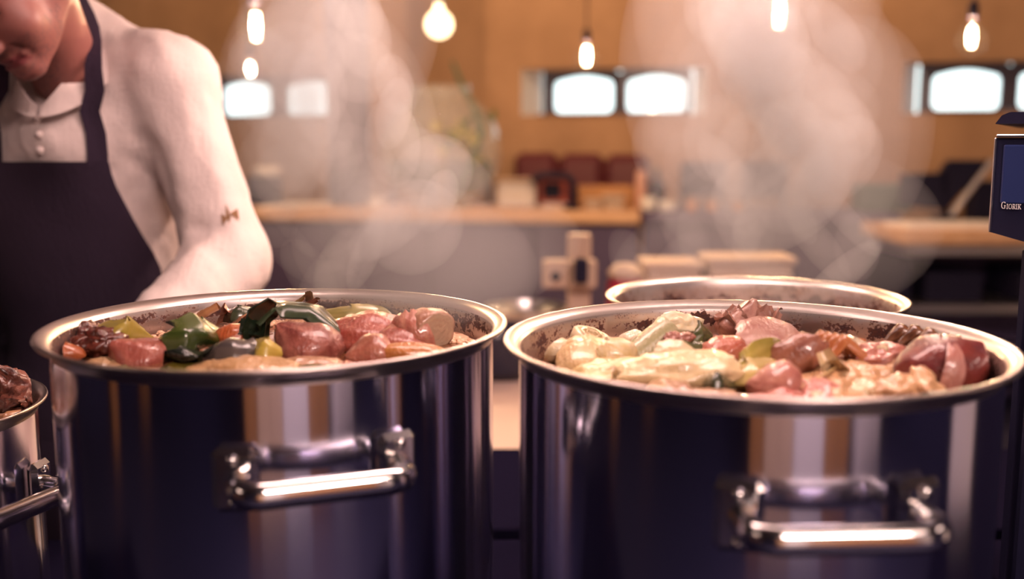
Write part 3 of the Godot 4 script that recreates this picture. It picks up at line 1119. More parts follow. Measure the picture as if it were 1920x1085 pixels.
# ---------------------------------------------------------------- pendants
func pendant(x: float, y: float, z: float, h: float, label: String, energy: float, frosted := false) -> void:
	var p := px(x, y, z)                        # the middle of the glowing filament
	var t := thing("pendant_lamp", label, "lamp", p, 0.0, "pendant bulbs over the bar")
	var roof := 3.0 if z > -2.7 else 4.2
	var b := Buf.new()
	b.tube([Vector3(0, 0.135, 0), Vector3(0, roof - p.y, 0)], 0.004, 6)
	put("cord", b, M["black"], t)
	b = Buf.new()
	b.lathe([Vector2(0.001, 0.07), Vector2(0.017, 0.07), Vector2(0.019, 0.075), Vector2(0.019, 0.115), Vector2(0.012, 0.13), Vector2(0.001, 0.136)], 16)
	put("socket", b, M["black"], t)
	var g := Buf.new()
	var r := 0.056
	var pr := []
	for i in 14:
		var a := -PI / 2 + 0.02 + 2.62 * i / 13
		pr.append(Vector2(r * cos(a), -0.012 + r * sin(a)))
	pr.append(Vector2(0.017, 0.058))
	pr.append(Vector2(0.016, 0.072))
	g.lathe(pr, 32)
	put("bulb", g, M["frosted bulb"] if frosted else M["clear glass"], t)
	if not frosted:
		var fl := Buf.new()
		for k in 6:
			var a := TAU * k / 6
			var q := Vector3(cos(a), 0, sin(a)) * 0.010
			fl.tube([q + Vector3(0, -h * 0.5, 0), q * 1.3, q + Vector3(0, h * 0.5, 0)], 0.0018, 5)
		put("filament", fl, M["filament"], t)
	var l := OmniLight3D.new()
	l.name = "glow"
	l.light_energy = energy
	l.light_color = Color(1.0, 0.80, 0.60)
	l.light_size = 0.01
	l.omni_range = 20.0
	l.omni_attenuation = 2.0
	l.shadow_enabled = true
	t.add_child(l)


func pendants() -> void:
	pendant(480, 50, -3.3, 0.085, "clear bulb hanging above the cook's shoulder", 1.3)
	pendant(823, 40, -4.2, 0.05, "glowing frosted bulb hanging over the big glass vase", 1.3, true)
	pendant(1100, 105, -5.2, 0.085, "small far bulb hanging before the middle window", 1.3)
	pendant(1461, 25, -3.2, 0.085, "clear bulb hanging in the steam of the right pot", 1.3)
	pendant(1822, 70, -3.9, 0.07, "clear globe bulb hanging before the right window", 1.3)
	pendant(470, 130, -6.0, 0.06, "small far bulb hanging just above the left window", 1.0)
	# added bulbs, out of view above, that brighten the far wall
	pendant(250, -380, -6.2, 0.07, "added bulb lighting the wall from high above the left end of the bar", 3.0)
	pendant(900, -380, -6.0, 0.07, "added bulb lighting the wall from high above the middle of the bar", 2.0)
	pendant(1600, -380, -5.7, 0.07, "added bulb lighting the wall from high above the right end of the bar", 1.7)


# ---------------------------------------------------------------- work table and grill
func worktable() -> void:
	var t := thing("work_table", "pale work table seen between and beyond the pots", "table", Vector3(0.2, 0, -2.7))
	boxes("table_top", [[Vector3(0, 0.88, 0), Vector3(1.3, 0.04, 1.62), 0.006]], M["worktop"], t)
	for sx in [-1, 1]:
		for sz in [-1, 1]:
			boxes("leg", [[Vector3(sx * 0.59, 0.43, sz * 0.74), Vector3(0.05, 0.86, 0.05)]], M["steel"], t)
	boxes("lower_shelf", [[Vector3(0, 0.25, 0), Vector3(1.16, 0.03, 1.5)]], M["steel"], t)
	# socket post
	var z := -3.05
	t = thing("socket_post", "beige socket post on the work table with a black plug", "sockets", Vector3(px(1069, 500, z).x, 0.9, z))
	boxes("post", [[Vector3(0.03, 0.161, -0.05), Vector3(0.07, 0.32, 0.05), 0.004]], M["beige plastic"], t)
	for k in 2:
		var x := -0.045 + 0.085 * k
		boxes("socket_plate", [[Vector3(x, 0.205, 0), Vector3(0.078, 0.085, 0.05), 0.006]], M["beige plastic"], t)
	var b := Buf.new()
	b.lathe([Vector2(0.001, 0), Vector2(0.014, 0), Vector2(0.015, 0.004), Vector2(0.001, 0.005)], 16, Vector3(-0.045, 0.2, 0.025), Basis(Vector3.RIGHT, PI / 2))
	put("socket_hole", b, M["black"], t)
	boxes("plug", [[Vector3(0.03, 0.22, 0.045), Vector3(0.04, 0.075, 0.04), 0.008]], M["black"], t)
	turned("storage_jar", "red jar with pale lid right of the socket post", "jar", Vector3(px(1172, 510, -3.0).x, 0.9, -3.0), [Vector2(0.001, 0), Vector2(0.05, 0), Vector2(0.055, 0.02), Vector2(0.055, 0.18), Vector2(0.045, 0.2), Vector2(0.001, 0.2)], M["crimson"])
	var lid := turned("jar_cover", "pale cloth cover on the red jar", "cover", Vector3(px(1172, 510, -3.0).x, 1.1, -3.0), [Vector2(0.001, 0.0), Vector2(0.05, 0.0), Vector2(0.052, 0.02), Vector2(0.03, 0.04), Vector2(0.001, 0.045)], M["beige plastic"])
	lid.rotation.y = 0.1
	box_thing("plastic_tub", "wide beige tub on the work table behind the rear pot", "tub", Vector3(px(1255, 510, -3.1).x, 0.9, -3.1), Vector3(0.16, 0.22, 0.16), M["beige plastic"], "", M["beige plastic"])
	box_thing("plastic_tub", "long beige tub on the work table in the right steam", "tub", Vector3(px(1398, 510, -3.1).x, 0.9, -3.1), Vector3(0.25, 0.235, 0.16), M["beige plastic"], "", M["beige plastic"])
	turned("mixing_bowl", "dark bowl on the work table seen between the two pots", "bowl", Vector3(px(935, 600, -2.62).x, 0.9, -2.62), cup_profile(0.16, 0.11), M["black gloss"])
	turned("mixing_bowl", "steel bowl behind the dark bowl on the work table", "bowl", Vector3(px(985, 600, -3.15).x, 0.9, -3.15), cup_profile(0.13, 0.09), M["steel"])


func grill() -> void:
	var z := -1.12
	var a := px(1868, 258, z)
	var lo := px(1868, 455, z)
	var t := thing("salamander_grill", "black countertop grill with lettered control panel at the right edge", "grill", Vector3(a.x, STOVE, z), -0.52)
	var w := 0.5
	var y1 := a.y - STOVE
	var y0 := lo.y - STOVE + 0.012
	# fascia with a sloping underside
	var b := Buf.new()
	b.prism([Vector2(0, y0), Vector2(0.06, y0 - 0.016), Vector2(w, y0 - 0.016), Vector2(w, y1), Vector2(0, y1)], 0.05, Transform3D(Basis(), Vector3(0, 0, -0.025)))
	var fas := put("fascia", b, M["black gloss"], t)
	boxes("edge_trim", [[Vector3(w / 2, y1 + 0.002, -0.02), Vector3(w, 0.003, 0.05), 0.001], [Vector3(-0.0005, (y0 + y1) / 2, 0.0), Vector3(0.0025, y1 - y0, 0.004), 0.001]], M["steel"], fas)
	b = Buf.new()
	b.box(Vector3(0.008 + 0.16, (y0 + y1) / 2 + 0.012, 0.001), Vector3(0.32, (y1 - y0) * 0.62, 0.004), 0.0015)
	put("display_glass", b, M["blue glass"], fas)
	var tm := TextMesh.new()
	var font := SystemFont.new()
	font.font_names = ["Droid Serif"]
	var xx := 0.0095
	for q in [["G", 22], ["IORIK", 16]]:
		tm = TextMesh.new()
		tm.font = font
		tm.text = q[0]
		tm.font_size = q[1]
		tm.pixel_size = 0.00046
		tm.depth = 0.0006
		tm.horizontal_alignment = HORIZONTAL_ALIGNMENT_LEFT
		tm.material = M["white paint"]
		var o := MeshInstance3D.new()
		o.name = "lettering"
		o.mesh = tm
		fas.add_child(o, true)
		o.position = Vector3(xx, px(1890, 384, z).y - STOVE + (0.0 if q[0] == "G" else -0.0012), 0.0034)
		o.scale = Vector3(0.7, 1, 1)
		xx += 0.0054
	# lid plate above an open gap, on two posts
	var top := px(1866, 232, z).y - STOVE
	b = Buf.new()
	b.prism([Vector2(-0.002, top), Vector2(w, top), Vector2(w, top + 0.0125), Vector2(0.012, top + 0.0125), Vector2(0.004, top + 0.009)], 0.4, Transform3D(Basis(), Vector3(0, 0, -0.2)))
	var plate := put("lid_plate", b, M["black"], t)
	b = Buf.new()
	b.lathe([Vector2(0.001, 0), Vector2(0.008, 0), Vector2(0.009, 0.004), Vector2(0.006, 0.010), Vector2(0.004, 0.03), Vector2(0.001, 0.031)], 16, Vector3(0.034, top + 0.0125, -0.05))
	put("knob", b, M["polished steel"], plate)
	boxes("lid_post", [[Vector3(0.3, (y1 + top) / 2, -0.3), Vector3(0.04, top - y1 + 0.02, 0.04)]], M["black"], t)
	boxes("heating_box", [[Vector3(w / 2 + 0.05, (y0 + y1) / 2, -0.24), Vector3(w - 0.1, y1 - y0 - 0.03, 0.36), 0.004]], M["black"], t)
	# body below, set back
	var by := px(1892, 458, z - 0.02).y - STOVE
	var bx := px(1892, 458, z - 0.02).x - a.x
	boxes("body", [[Vector3(bx + 0.24, by / 2, -0.21), Vector3(0.48, by, 0.38), 0.006]], M["black"], t)
	boxes("side_rib", [[Vector3(bx + 0.02, by / 2 - 0.01, -0.012), Vector3(0.012, by - 0.06, 0.012), 0.004]], M["black gloss"], t)
	boxes("neck", [[Vector3(bx + 0.2, by + 0.012, -0.2), Vector3(0.3, 0.06, 0.2), 0.004]], M["black"], t)


# ---------------------------------------------------------------- the cook
func cook() -> void:
	var t := thing("person", "cook in white jacket and dark apron looking down behind the pots", "person", Vector3(px(105, 300, -1.66).x, 0, -1.70))
	var at := t.position
	var L := func(p: Vector3) -> Vector3: return p - at       # everything below is kept in the cook's own space
	var face := Basis(Vector3.UP, -0.30) * Basis(Vector3.RIGHT, 0.74) * Basis(Vector3.BACK, 0.26)
	var H: Vector3 = L.call(px(18, 119, -1.42)) - face * Vector3(0, -0.056, 0.088)
	var neck: Vector3 = L.call(px(122, 165, -1.60))
	var sl: Vector3 = L.call(px(322, 153, -1.65))
	var xc: float = L.call(px(90, 300, -1.62)).x
	var sr := Vector3(2 * xc - sl.x, sl.y, sl.z)
	var el: Vector3 = L.call(px(428, 488, -1.62))
	var wl: Vector3 = L.call(px(300, 640, -1.44))
	var er := Vector3(2 * xc - el.x, el.y, el.z + 0.02)
	var wr := Vector3(2 * xc - wl.x + 0.1, wl.y - 0.02, wl.z)
	var chest := Vector3(xc, L.call(px(105, 330, -1.68)).y, -0.02)
	var belly := Vector3(xc, L.call(px(105, 530, -1.74)).y, -0.10)
	var drape := func(f: Field, u: float, v: float, lift: float) -> Vector3:     # the spot on the cloth behind that pixel
		var z := -1.6
		var p := Vector3.ZERO
		for k in 4:
			p = L.call(px(u, v, z))
			z = f.front(p.x, p.y, 0.34, -0.34) + at.z
		p.z = z - at.z + lift
		return p
	# body: head, neck, shoulders under the jacket, forearms and hands, one mesh
	var skin := Buf.new()
	var paint := func(p: Vector3) -> Color:
		var q := face.transposed() * (p - H)
		var c := Color(0.27, 0.105, 0.085)
		var n := nz.get_noise_3dv(p * 60.0) * 0.5 + nz.get_noise_3dv(p * 300.0) * 0.35
		c = c.lerp(Color(0.21, 0.07, 0.065), clampf(0.3 + n * 0.5, 0, 1))
		if absf(q.x) < 0.027 and absf(q.y + 0.0565) < 0.0075 and q.z > 0.05:
			c = Color(0.19, 0.045, 0.05)
		if q.y < -0.03 and q.z > 0.01 and nz.get_noise_3dv(p * 900.0) > 0.1 and not (absf(q.x) < 0.027 and absf(q.y + 0.0565) < 0.009):
			c = c.lerp(Color(0.07, 0.04, 0.045), 0.35)      # stubble
		return c
	var hf := Field.new(H + Vector3(-0.17, -0.27, -0.20), H + Vector3(0.21, 0.19, 0.19), 0.0042)
	var E := func(p: Vector3, r: Vector3, k: float, cut := false) -> void: hf.ell(H + face * p, r, face, k, cut)
	var C := func(a: Vector3, b: Vector3, ra: float, rb: float, k: float, cut := false) -> void: hf.cap(H + face * a, H + face * b, ra, rb, k, cut)
	E.call(Vector3(0, 0.045, -0.012), Vector3(0.076, 0.082, 0.098), 0.02)          # skull
	E.call(Vector3(0, -0.01, 0.035), Vector3(0.062, 0.075, 0.058), 0.03)           # face
	for s in [-1, 1]:
		C.call(Vector3(s * 0.052, -0.030, -0.005), Vector3(s * 0.014, -0.078, 0.066), 0.019, 0.013, 0.025)   # jaw
		E.call(Vector3(s * 0.042, -0.022, 0.058), Vector3(0.026, 0.024, 0.024), 0.02)                       # cheek
		C.call(Vector3(s * 0.012, 0.031, 0.087), Vector3(s * 0.048, 0.035, 0.067), 0.0105, 0.009, 0.010)      # brow
		E.call(Vector3(s * 0.032, 0.014, 0.090), Vector3(0.022, 0.014, 0.019), 0.008, true)                  # eye hollow
		E.call(Vector3(s * 0.031, 0.013, 0.066), Vector3(0.0150, 0.0125, 0.0135), 0.003)                     # closed lid
		E.call(Vector3(s * 0.013, -0.028, 0.096), Vector3(0.0095, 0.0085, 0.012), 0.006)                     # nostril wing
		E.call(Vector3(s * 0.078, -0.005, -0.012), Vector3(0.010, 0.031, 0.019), 0.008)                      # ear
		E.call(Vector3(s * 0.086, -0.003, -0.006), Vector3(0.006, 0.019, 0.010), 0.004, true)
		C.call(Vector3(s * 0.028, -0.040, 0.082), Vector3(s * 0.032, -0.062, 0.074), 0.0035, 0.003, 0.008, true)   # fold beside the mouth
	C.call(Vector3(0, 0.022, 0.088), Vector3(0, -0.022, 0.112), 0.008, 0.0115, 0.012)   # nose
	E.call(Vector3(0, -0.080, 0.073), Vector3(0.022, 0.012, 0.015), 0.015)              # chin
	C.call(Vector3(-0.025, -0.053, 0.077), Vector3(0.025, -0.053, 0.077), 0.006, 0.006, 0.006)     # lips
	C.call(Vector3(-0.009, -0.051, 0.086), Vector3(0.009, -0.051, 0.086), 0.005, 0.005, 0.008)
	C.call(Vector3(-0.015, -0.0635, 0.082), Vector3(0.015, -0.0635, 0.082), 0.0058, 0.0058, 0.006)
	C.call(Vector3(-0.026, -0.0578, 0.080), Vector3(0, -0.0578, 0.093), 0.0022, 0.0022, 0.003, true)
	C.call(Vector3(0.026, -0.0578, 0.080), Vector3(0, -0.0578, 0.093), 0.0022, 0.0022, 0.003, true)
	hf.cap(H + face * Vector3(0, -0.02, -0.03), neck + Vector3(0, -0.03, -0.055), 0.054, 0.052, 0.025)
	hf.cap(H + face * Vector3(0.055, -0.01, -0.03), neck + Vector3(0.005, 0.0, 0.0), 0.016, 0.012, 0.025)
	hf.cap(neck + Vector3(-0.05, -0.10, -0.08), neck + Vector3(0.04, -0.10, -0.08), 0.04, 0.04, 0.03)
	hf.nets(skin, paint)
	put("body", skin, M["skin"], t)
	for q in [[er, wr, -1.0], [el, wl, 1.0]]:
		var hand := Buf.new()
		arm_and_hand(hand, q[0], q[1], q[2], paint)
		put("hand", hand, M["skin"], t)
	# hair: short, over the skull, with a few strands over the brow
	var hr := Buf.new()
	var h2 := Field.new(H + Vector3(-0.16, -0.08, -0.2), H + Vector3(0.16, 0.2, 0.16), 0.006)
	h2.ell(H + face * Vector3(0, 0.055, -0.018), Vector3(0.085, 0.088, 0.103), face, 0.01)
	h2.ell(H + face * Vector3(0, -0.035, 0.075), Vector3(0.105, 0.085, 0.085), face, 0.01, true)
	h2.nets(hr)
	for k in 22:
		var a := Vector3(-0.05 + 0.0048 * k, 0.086 + 0.004 * sin(k * 1.7), 0.078 - 0.00002 * pow(k - 11, 2) * 10.0)
		var sway := 0.010 * sin(k * 2.3)
		hr.tube([H + face * a, H + face * (a + Vector3(0.002 + sway * 0.3, -0.016, 0.012)), H + face * (a + Vector3(0.006 + sway, -0.030 - 0.009 * (k % 3), 0.013))], [0.0035, 0.0022, 0.0005], 5)
	put("hair", hr, M["hair"], t)
	for s in [-1, 1]:  # brows and lashes thickened, standing in for shade in the socket
		var b := Buf.new()
		b.tube([H + face * Vector3(s * 0.012, 0.033, 0.097), H + face * Vector3(s * 0.031, 0.040, 0.088), H + face * Vector3(s * 0.053, 0.033, 0.071)], [0.0045, 0.006, 0.002], 6)
		put("eyebrow", b, M["hair"], t)
		b = Buf.new()
		b.tube([H + face * Vector3(s * 0.017, 0.006, 0.077), H + face * Vector3(s * 0.031, 0.004, 0.081), H + face * Vector3(s * 0.046, 0.007, 0.073)], [0.0015, 0.0032, 0.0015], 6)
		put("eyelashes", b, M["hair"], t)
	# jacket
	var jf := Field.new(Vector3(-0.46, 0.62, -0.42), Vector3(0.46, 1.72, 0.36), 0.011)
	jf.ell(chest, Vector3(0.185, 0.23, 0.118), Basis(Vector3.RIGHT, 0.2), 0.05)
	jf.cap(Vector3(neck.x - 0.012, neck.y - 0.075, neck.z - 0.012), chest + Vector3(0, 0.02, 0.0), 0.066, 0.112, 0.05)
	jf.ell(belly, Vector3(0.185, 0.24, 0.13), Basis(Vector3.RIGHT, 0.15), 0.06)
	jf.ell(belly + Vector3(0, -0.22, -0.03), Vector3(0.19, 0.14, 0.135), Basis(), 0.06)
	for q in [[sl, el, wl, 1.0], [sr, er, wr, -1.0]]:
		var S: Vector3 = q[0]
		var tr: Vector3 = L.call(px(142, 69, -1.70))
		if q[3] < 0:
			tr.x = 2 * xc - tr.x
		jf.cap(tr, S, 0.055, 0.060, 0.03)
		jf.cap(tr, chest + Vector3(q[3] * 0.05, 0.0, -0.05), 0.055, 0.10, 0.05)
		jf.cap(S, chest + Vector3(q[3] * 0.07, 0.02, 0.0), 0.06, 0.10, 0.05)
		jf.cap(S, q[1], 0.063, 0.062, 0.03)
		# folds: creases at the armpit and round the elbow
		var dir: Vector3 = (q[1] - S).normalized()
		var side := Vector3(q[3], 0, 0)
		jf.cap(S + dir * 0.10 - side * 0.062 + Vector3(0, 0, 0.055), S + dir * 0.22 - side * 0.060 + Vector3(0, 0, 0.058), 0.008, 0.011, 0.03, true)
		jf.cap(S + dir * 0.02 - side * 0.085 + Vector3(0, 0, 0.09), S + dir * 0.16 - side * 0.10 + Vector3(0, 0, 0.10), 0.006, 0.012, 0.03, true)
		for k in 4:
			var c: Vector3 = q[1] + dir * (-0.075 + 0.032 * k)
			jf.cap(c + Vector3(-q[3] * 0.055, 0.012 * (k - 1), 0.045), c + Vector3(q[3] * 0.02, -0.016, 0.066), 0.004, 0.006, 0.016, true)
	var torso := Field.new(Vector3(-0.46, 0.62, -0.42), Vector3(0.46, 1.72, 0.36), 0.011)
	torso.f = jf.f.duplicate()                       # what the apron lies on: without the forearms
	for q in [[el, wl], [er, wr]]:
		jf.cap(q[0], q[1], 0.064, 0.060, 0.02)
	jf.cap(neck + Vector3(-0.008, 0.035, 0.0), neck + Vector3(-0.035, 0.2, 0.05), 0.048, 0.066, 0.012, true)       # neck opening
	jf.ell(neck + Vector3(-0.012, 0.01, 0.05), Vector3(0.022, 0.035, 0.04), Basis(), 0.015, true)
	# soft random folds running with the cloth
	for z in jf.nz_:
		for y in jf.ny:
			for x in jf.nx:
				var k := (z * jf.ny + y) * jf.nx + x
				if absf(jf.f[k]) < 0.035:
					var p := jf.o + Vector3(x, y, z) * jf.s
					jf.f[k] += 0.0075 * nz.get_noise_3d(p.x * 17.0 + p.y * 4.0, p.y * 4.5 + 3.0, p.z * 12.0) + 0.0045 * nz.get_noise_3d(p.x * 34.0, p.y * 26.0 + p.x * 12.0, p.z * 22.0)
	var jb := Buf.new()
	jf.nets(jb)
	var jacket := put("jacket", jb, M["jacket cloth"], t)
	# standing collar, open at the front
	var cb := Buf.new()
	var inner := []
	var outer := []
	for j in 7:
		var r1 := PackedVector3Array()
		var r2 := PackedVector3Array()
		var v := j / 6.0
		for i in 41:
			var a := lerpf(-3.05, 3.12, i / 40.0)      # 0 is at the nape
			var fr := (1.0 - cos(a)) / 2.0
			var w := Vector3(-0.010 + sin(a) * (0.072 - 0.010 * v), 0.062 - 0.108 * pow(fr, 1.3) + v * (0.045 + 0.006 * sin(a * 3.0)), -0.035 - cos(a) * (0.070 - 0.008 * v) + 0.035 * fr)
			if absf(a) > 2.5:
				w.y -= v * 0.020 * (absf(a) - 2.5) / 0.42
			r1.append(neck + w)
			r2.append(neck + w + Vector3(sin(a), 0, -cos(a)) * 0.004)
		inner.append(r1)
		outer.append(r2)
	cb.sheet(outer)
	inner.reverse()
	cb.sheet(inner)
	cb.sheet([outer[6], inner[0]])
	put("collar", cb, M["jacket cloth"], jacket)
	# fabric buttons down the front, embroidered mark on the sleeve
	for k in 3:
		var p: Vector3 = drape.call(jf, 72 + 2 * k, 222 + 30 * k, 0.0)
		var kb := Buf.new()
		kb.lathe([Vector2(0.001, -0.002), Vector2(0.006, 0.0), Vector2(0.0065, 0.003), Vector2(0.004, 0.006), Vector2(0.0002, 0.007)], 12, p, Basis(Vector3.RIGHT, PI / 2))
		put("button", kb, M["jacket cloth"], jacket)
	var eb := Buf.new()
	var star := [[Vector2(418, 400), Vector2(430, 408), Vector2(422, 420)], [Vector2(427, 384), Vector2(434, 400), Vector2(427, 408)], [Vector2(434, 400), Vector2(447, 392), Vector2(449, 412)], [Vector2(427, 404), Vector2(436, 402), Vector2(433, 416)]]
	for tr in star:
		var ps := []
		for q in tr:
			ps.append(drape.call(jf, 432 + (q.x - 434) * 1.1, 402 + (q.y - 402) * 1.15, 0.0035))
		eb.face_out(ps, Vector3.BACK)
	put("embroidered_mark", eb, M["brown thread"], jacket)
	# apron: bib and skirt laid over the jacket, two straps up to the neck
	var rows := []
	var table := [[303, 208], [325, 213], [350, 222], [380, 238], [410, 254], [440, 272], [470, 292], [500, 308], [530, 318], [560, 320], [600, 322], [650, 322], [700, 322], [760, 322], [830, 322]]
	for q in table:
		var row := PackedVector3Array()
		for i in 33:
			var u := lerpf(176.0 - q[1], q[1], i / 32.0)
			row.append(drape.call(torso, u, q[0], 0.011))
		rows.append(row)
	var ab := Buf.new()
	for pass_ in 3:       # the cloth spans hollows: smooth the drape a little
		for j in rows.size():
			for i in range(1, 32):
				rows[j][i].z = maxf(rows[j][i].z, (rows[j][i - 1].z + rows[j][i + 1].z) / 2.0)
	var under := []
	for r in rows:
		var r2 := PackedVector3Array()
		for p in r:
			r2.append(p + Vector3(0, 0, -0.003))
		under.append(r2)
	rows.reverse()
	ab.sheet(rows)
	ab.sheet(under)
	var apron := put("apron", ab, M["apron cloth"], t)
	var lower := Buf.new()
	var a0: Vector3 = rows[0][0]
	var a1: Vector3 = rows[0][32]
	var sk := []
	for j in 8:
		var row := PackedVector3Array()
		for i in 33:
			var p: Vector3 = rows[0][i]
			row.append(Vector3(p.x, lerpf(p.y + 0.01, 0.42, j / 7.0), p.z + 0.012 + 0.008 * sin(i * 0.8) * j / 7.0))
		sk.append(row)
	sk.reverse()
	lower.sheet(sk)
	put("skirt", lower, M["apron cloth"], apron)
	for m in [1, -1]:
		var st := Buf.new()
		var sr_ := []
		for q in [[312, 186, 20], [290, 186, 20], [250, 184, 20], [210, 181, 20], [170, 177, 18], [130, 174, 16], [100, 173, 16], [75, 172, 17], [50, 168, 18], [25, 160, 18], [5, 150, 17], [-15, 142, 15], [-35, 136, 14]]:
			var row := PackedVector3Array()
			for i in 5:
				var u: float = q[1] + q[2] * lerpf(-1, 1, i / 4.0)
				if m < 0:
					u = 174.0 - u
				var p: Vector3 = drape.call(jf, u, q[0], 0.008 + (0.016 * clampf((215.0 - q[0]) / 40.0, 0, 1)))
				if q[0] < 200:      # over the collar and round the neck
					var over: float = neck.z + (0.052 if q[0] > 95 else lerpf(-0.10, 0.052, clampf((q[0] + 40.0) / 135.0, 0, 1)))
					if over > p.z:
						p = L.call(px(u, q[0], at.z + over))
				row.append(p)
			if m < 0 and q[0] < 60:
				continue
			if m < 0:
				row.reverse()
			sr_.append(row)
		for pass_ in 2:
			for j in range(1, sr_.size() - 1):
				for i in 5:
					sr_[j][i].z = maxf(sr_[j][i].z, (sr_[j - 1][i].z + sr_[j + 1][i].z) / 2.0)
		var back := []
		for r in sr_:
			var r2 := PackedVector3Array()
			for p in r:
				r2.append(p + Vector3(0, 0, -0.003))
			back.append(r2)
		sr_.reverse()
		st.sheet(sr_)
		st.sheet(back)
		put("strap", st, M["apron cloth"], apron)
	# trousers and shoes, hidden by the range
	var tf := Field.new(Vector3(-0.3, 0.03, -0.4), Vector3(0.3, 0.95, 0.2), 0.02)
	for s in [-1, 1]:
		tf.cap(Vector3(xc + s * 0.09, 0.86, -0.14), Vector3(xc + s * 0.11, 0.48, -0.10), 0.105, 0.075, 0.05)
		tf.cap(Vector3(xc + s * 0.11, 0.48, -0.10), Vector3(xc + s * 0.12, 0.10, -0.13), 0.075, 0.06, 0.03)
	var tb := Buf.new()
	tf.nets(tb)
	put("trousers", tb, M["trousers"], t)
	for s in [-1, 1]:
		var sf := Field.new(Vector3(xc + s * 0.12 - 0.08, -0.01, -0.25), Vector3(xc + s * 0.12 + 0.08, 0.16, 0.15), 0.012)
		sf.cap(Vector3(xc + s * 0.12, 0.045, -0.16), Vector3(xc + s * 0.13, 0.04, 0.06), 0.042, 0.036, 0.02)
		sf.cap(Vector3(xc + s * 0.12, 0.05, -0.14), Vector3(xc + s * 0.12, 0.12, -0.13), 0.042, 0.045, 0.02)
		var sb := Buf.new()
		sf.nets(sb)
		put("shoe", sb, M["black"], t)


func arm_and_hand(skin: Buf, elbow: Vector3, wrist: Vector3, s: float, paint) -> void:
	var d := (wrist - elbow).normalized()
	var f := Field.new((wrist - Vector3.ONE * 0.17), (wrist + Vector3.ONE * 0.17), 0.005)
	f.cap(elbow.lerp(wrist, 0.55), wrist, 0.036, 0.027, 0.02)
	var side := d.cross(Vector3.UP).normalized()
	var nrm := side.cross(d).normalized()
	var palm := wrist + d * 0.075
	f.cap(wrist, palm + side * 0.02, 0.024, 0.019, 0.02)
	f.cap(wrist, palm - side * 0.02, 0.024, 0.019, 0.02)
	for k in 4:
		var b := palm + side * (-0.030 + 0.020 * k) + d * 0.008
		var l: float = [0.036, 0.043, 0.046, 0.040][k]
		var d1 := (d * 0.9 - nrm * 0.4).normalized()
		var d2 := (d * 0.45 - nrm * 0.9).normalized()
		f.cap(b, b + d1 * l, 0.0095, 0.009, 0.006)
		f.cap(b + d1 * l, b + d1 * l + d2 * l * 0.85, 0.009, 0.0075, 0.004)
	var tb := wrist + d * 0.03 - side * s * 0.026
	var t1 := tb + (d * 0.6 - side * s * 0.6 - nrm * 0.4).normalized() * 0.042
	f.cap(tb, t1, 0.013, 0.0105, 0.01)
	f.cap(t1, t1 + (d * 0.9 - nrm * 0.4).normalized() * 0.032, 0.0105, 0.0085, 0.005)
	f.nets(skin, paint)


# ---------------------------------------------------------------- food
func leaf_sheet(b: Buf, pts: Array, widths: Array, side: Vector3, curl: float, ca: Color, cb: Color, fold := 0.0) -> void:
	# a leaf swept along a smoothed path; its two faces stand a little apart; fibres run along it
	var cv := Curve3D.new()
	for k in pts.size():
		var tan_: Vector3 = (pts[mini(k + 1, pts.size() - 1)] - pts[maxi(k - 1, 0)]) / 6.0
		cv.add_point(pts[k], -tan_, tan_)
	var m := 18
	var w := 9
	var up_rows := []
	var lo_rows := []
	var cols := []
	var l := cv.get_baked_length()
	var sd := side.normalized()
	for j in m:
		var u := float(j) / (m - 1)
		var p := cv.sample_baked(u * l)
		var t := (cv.sample_baked(minf(u * l + 0.002, l)) - cv.sample_baked(maxf(u * l - 0.002, 0.0))).normalized()
		var s := (sd - t * sd.dot(t)).normalized()
		var n := t.cross(s)
		if n.y < 0 and absf(n.y) > 0.2:
			pass
		var g := u * (widths.size() - 1)
		var wk: float = lerpf(widths[int(g)], widths[mini(int(g) + 1, widths.size() - 1)], g - int(g))
		var r1 := PackedVector3Array()
		var r2 := PackedVector3Array()
		var cr := []
		for i in w:
			var a := lerpf(-1, 1, float(i) / (w - 1))
			var q := p + s * a * wk + n * (curl * (1.0 - a * a) - fold * absf(a) * wk + 0.0012 * nz.get_noise_2d(a * 3.0 + p.x * 90, u * 4.0 + p.z * 90))
			r1.append(q + n * 0.0009)
			r2.append(q - n * 0.0009)
			cr.append(DYE * ca.lerp(cb, clampf(0.5 + 0.9 * nz.get_noise_2d(a * 7.0 + p.y * 10.0, u * 1.3 + widths[0] * 100.0), 0, 1)))
		up_rows.append(r1)
		lo_rows.append(r2)
		cols.append(cr)
	b.sheet(up_rows, false, cols)
	lo_rows.reverse()
	var rc := cols.duplicate()
	rc.reverse()
	b.sheet(lo_rows, false, rc)
	for e in [0, w - 1]:
		var x := []
		var y := []
		for j in m:
			x.append(up_rows[j][e])
			y.append(lo_rows[m - 1 - j][e])
		b.sheet([x, y] if e else [y, x], false, [cols.map(func(c): return c[e]), cols.map(func(c): return c[e])])


func inside_pot(b: Buf, at: Vector3, group: String) -> void:     # pieces that touch the wall are pressed flat against it
	var c := POT_A if group.ends_with("cook") else POT_B if group.ends_with("grill") else POT_D
	var r := 0.144 if group.begins_with("bones") else 0.1935
	for i in b.v.size():
		var p := b.v[i] + at
		var d := Vector2(p.x, p.z) - c
		if d.length() > r and p.y < RIM + 0.004:
			d = c + d.normalized() * (r + minf(0.0025, (d.length() - r) * 0.05))
			b.v[i] = Vector3(d.x, p.y, d.y) - at


func leaf(called: String, label: String, category: String, pts: Array, widths: Array, side: Vector3, curl: float, ca: Color, cb: Color, group: String, fold := 0.0) -> MeshInstance3D:
	var b := Buf.new()
	var o0: Vector3 = pts[0]
	var loc := []
	for p in pts:
		loc.append(p - o0)
	leaf_sheet(b, loc, widths, side, curl, ca, cb, fold)
	inside_pot(b, o0, group)
	var o := put(called, b, M["leaf"])
	o.position = o0
	tag(o, label, category, group)
	return o


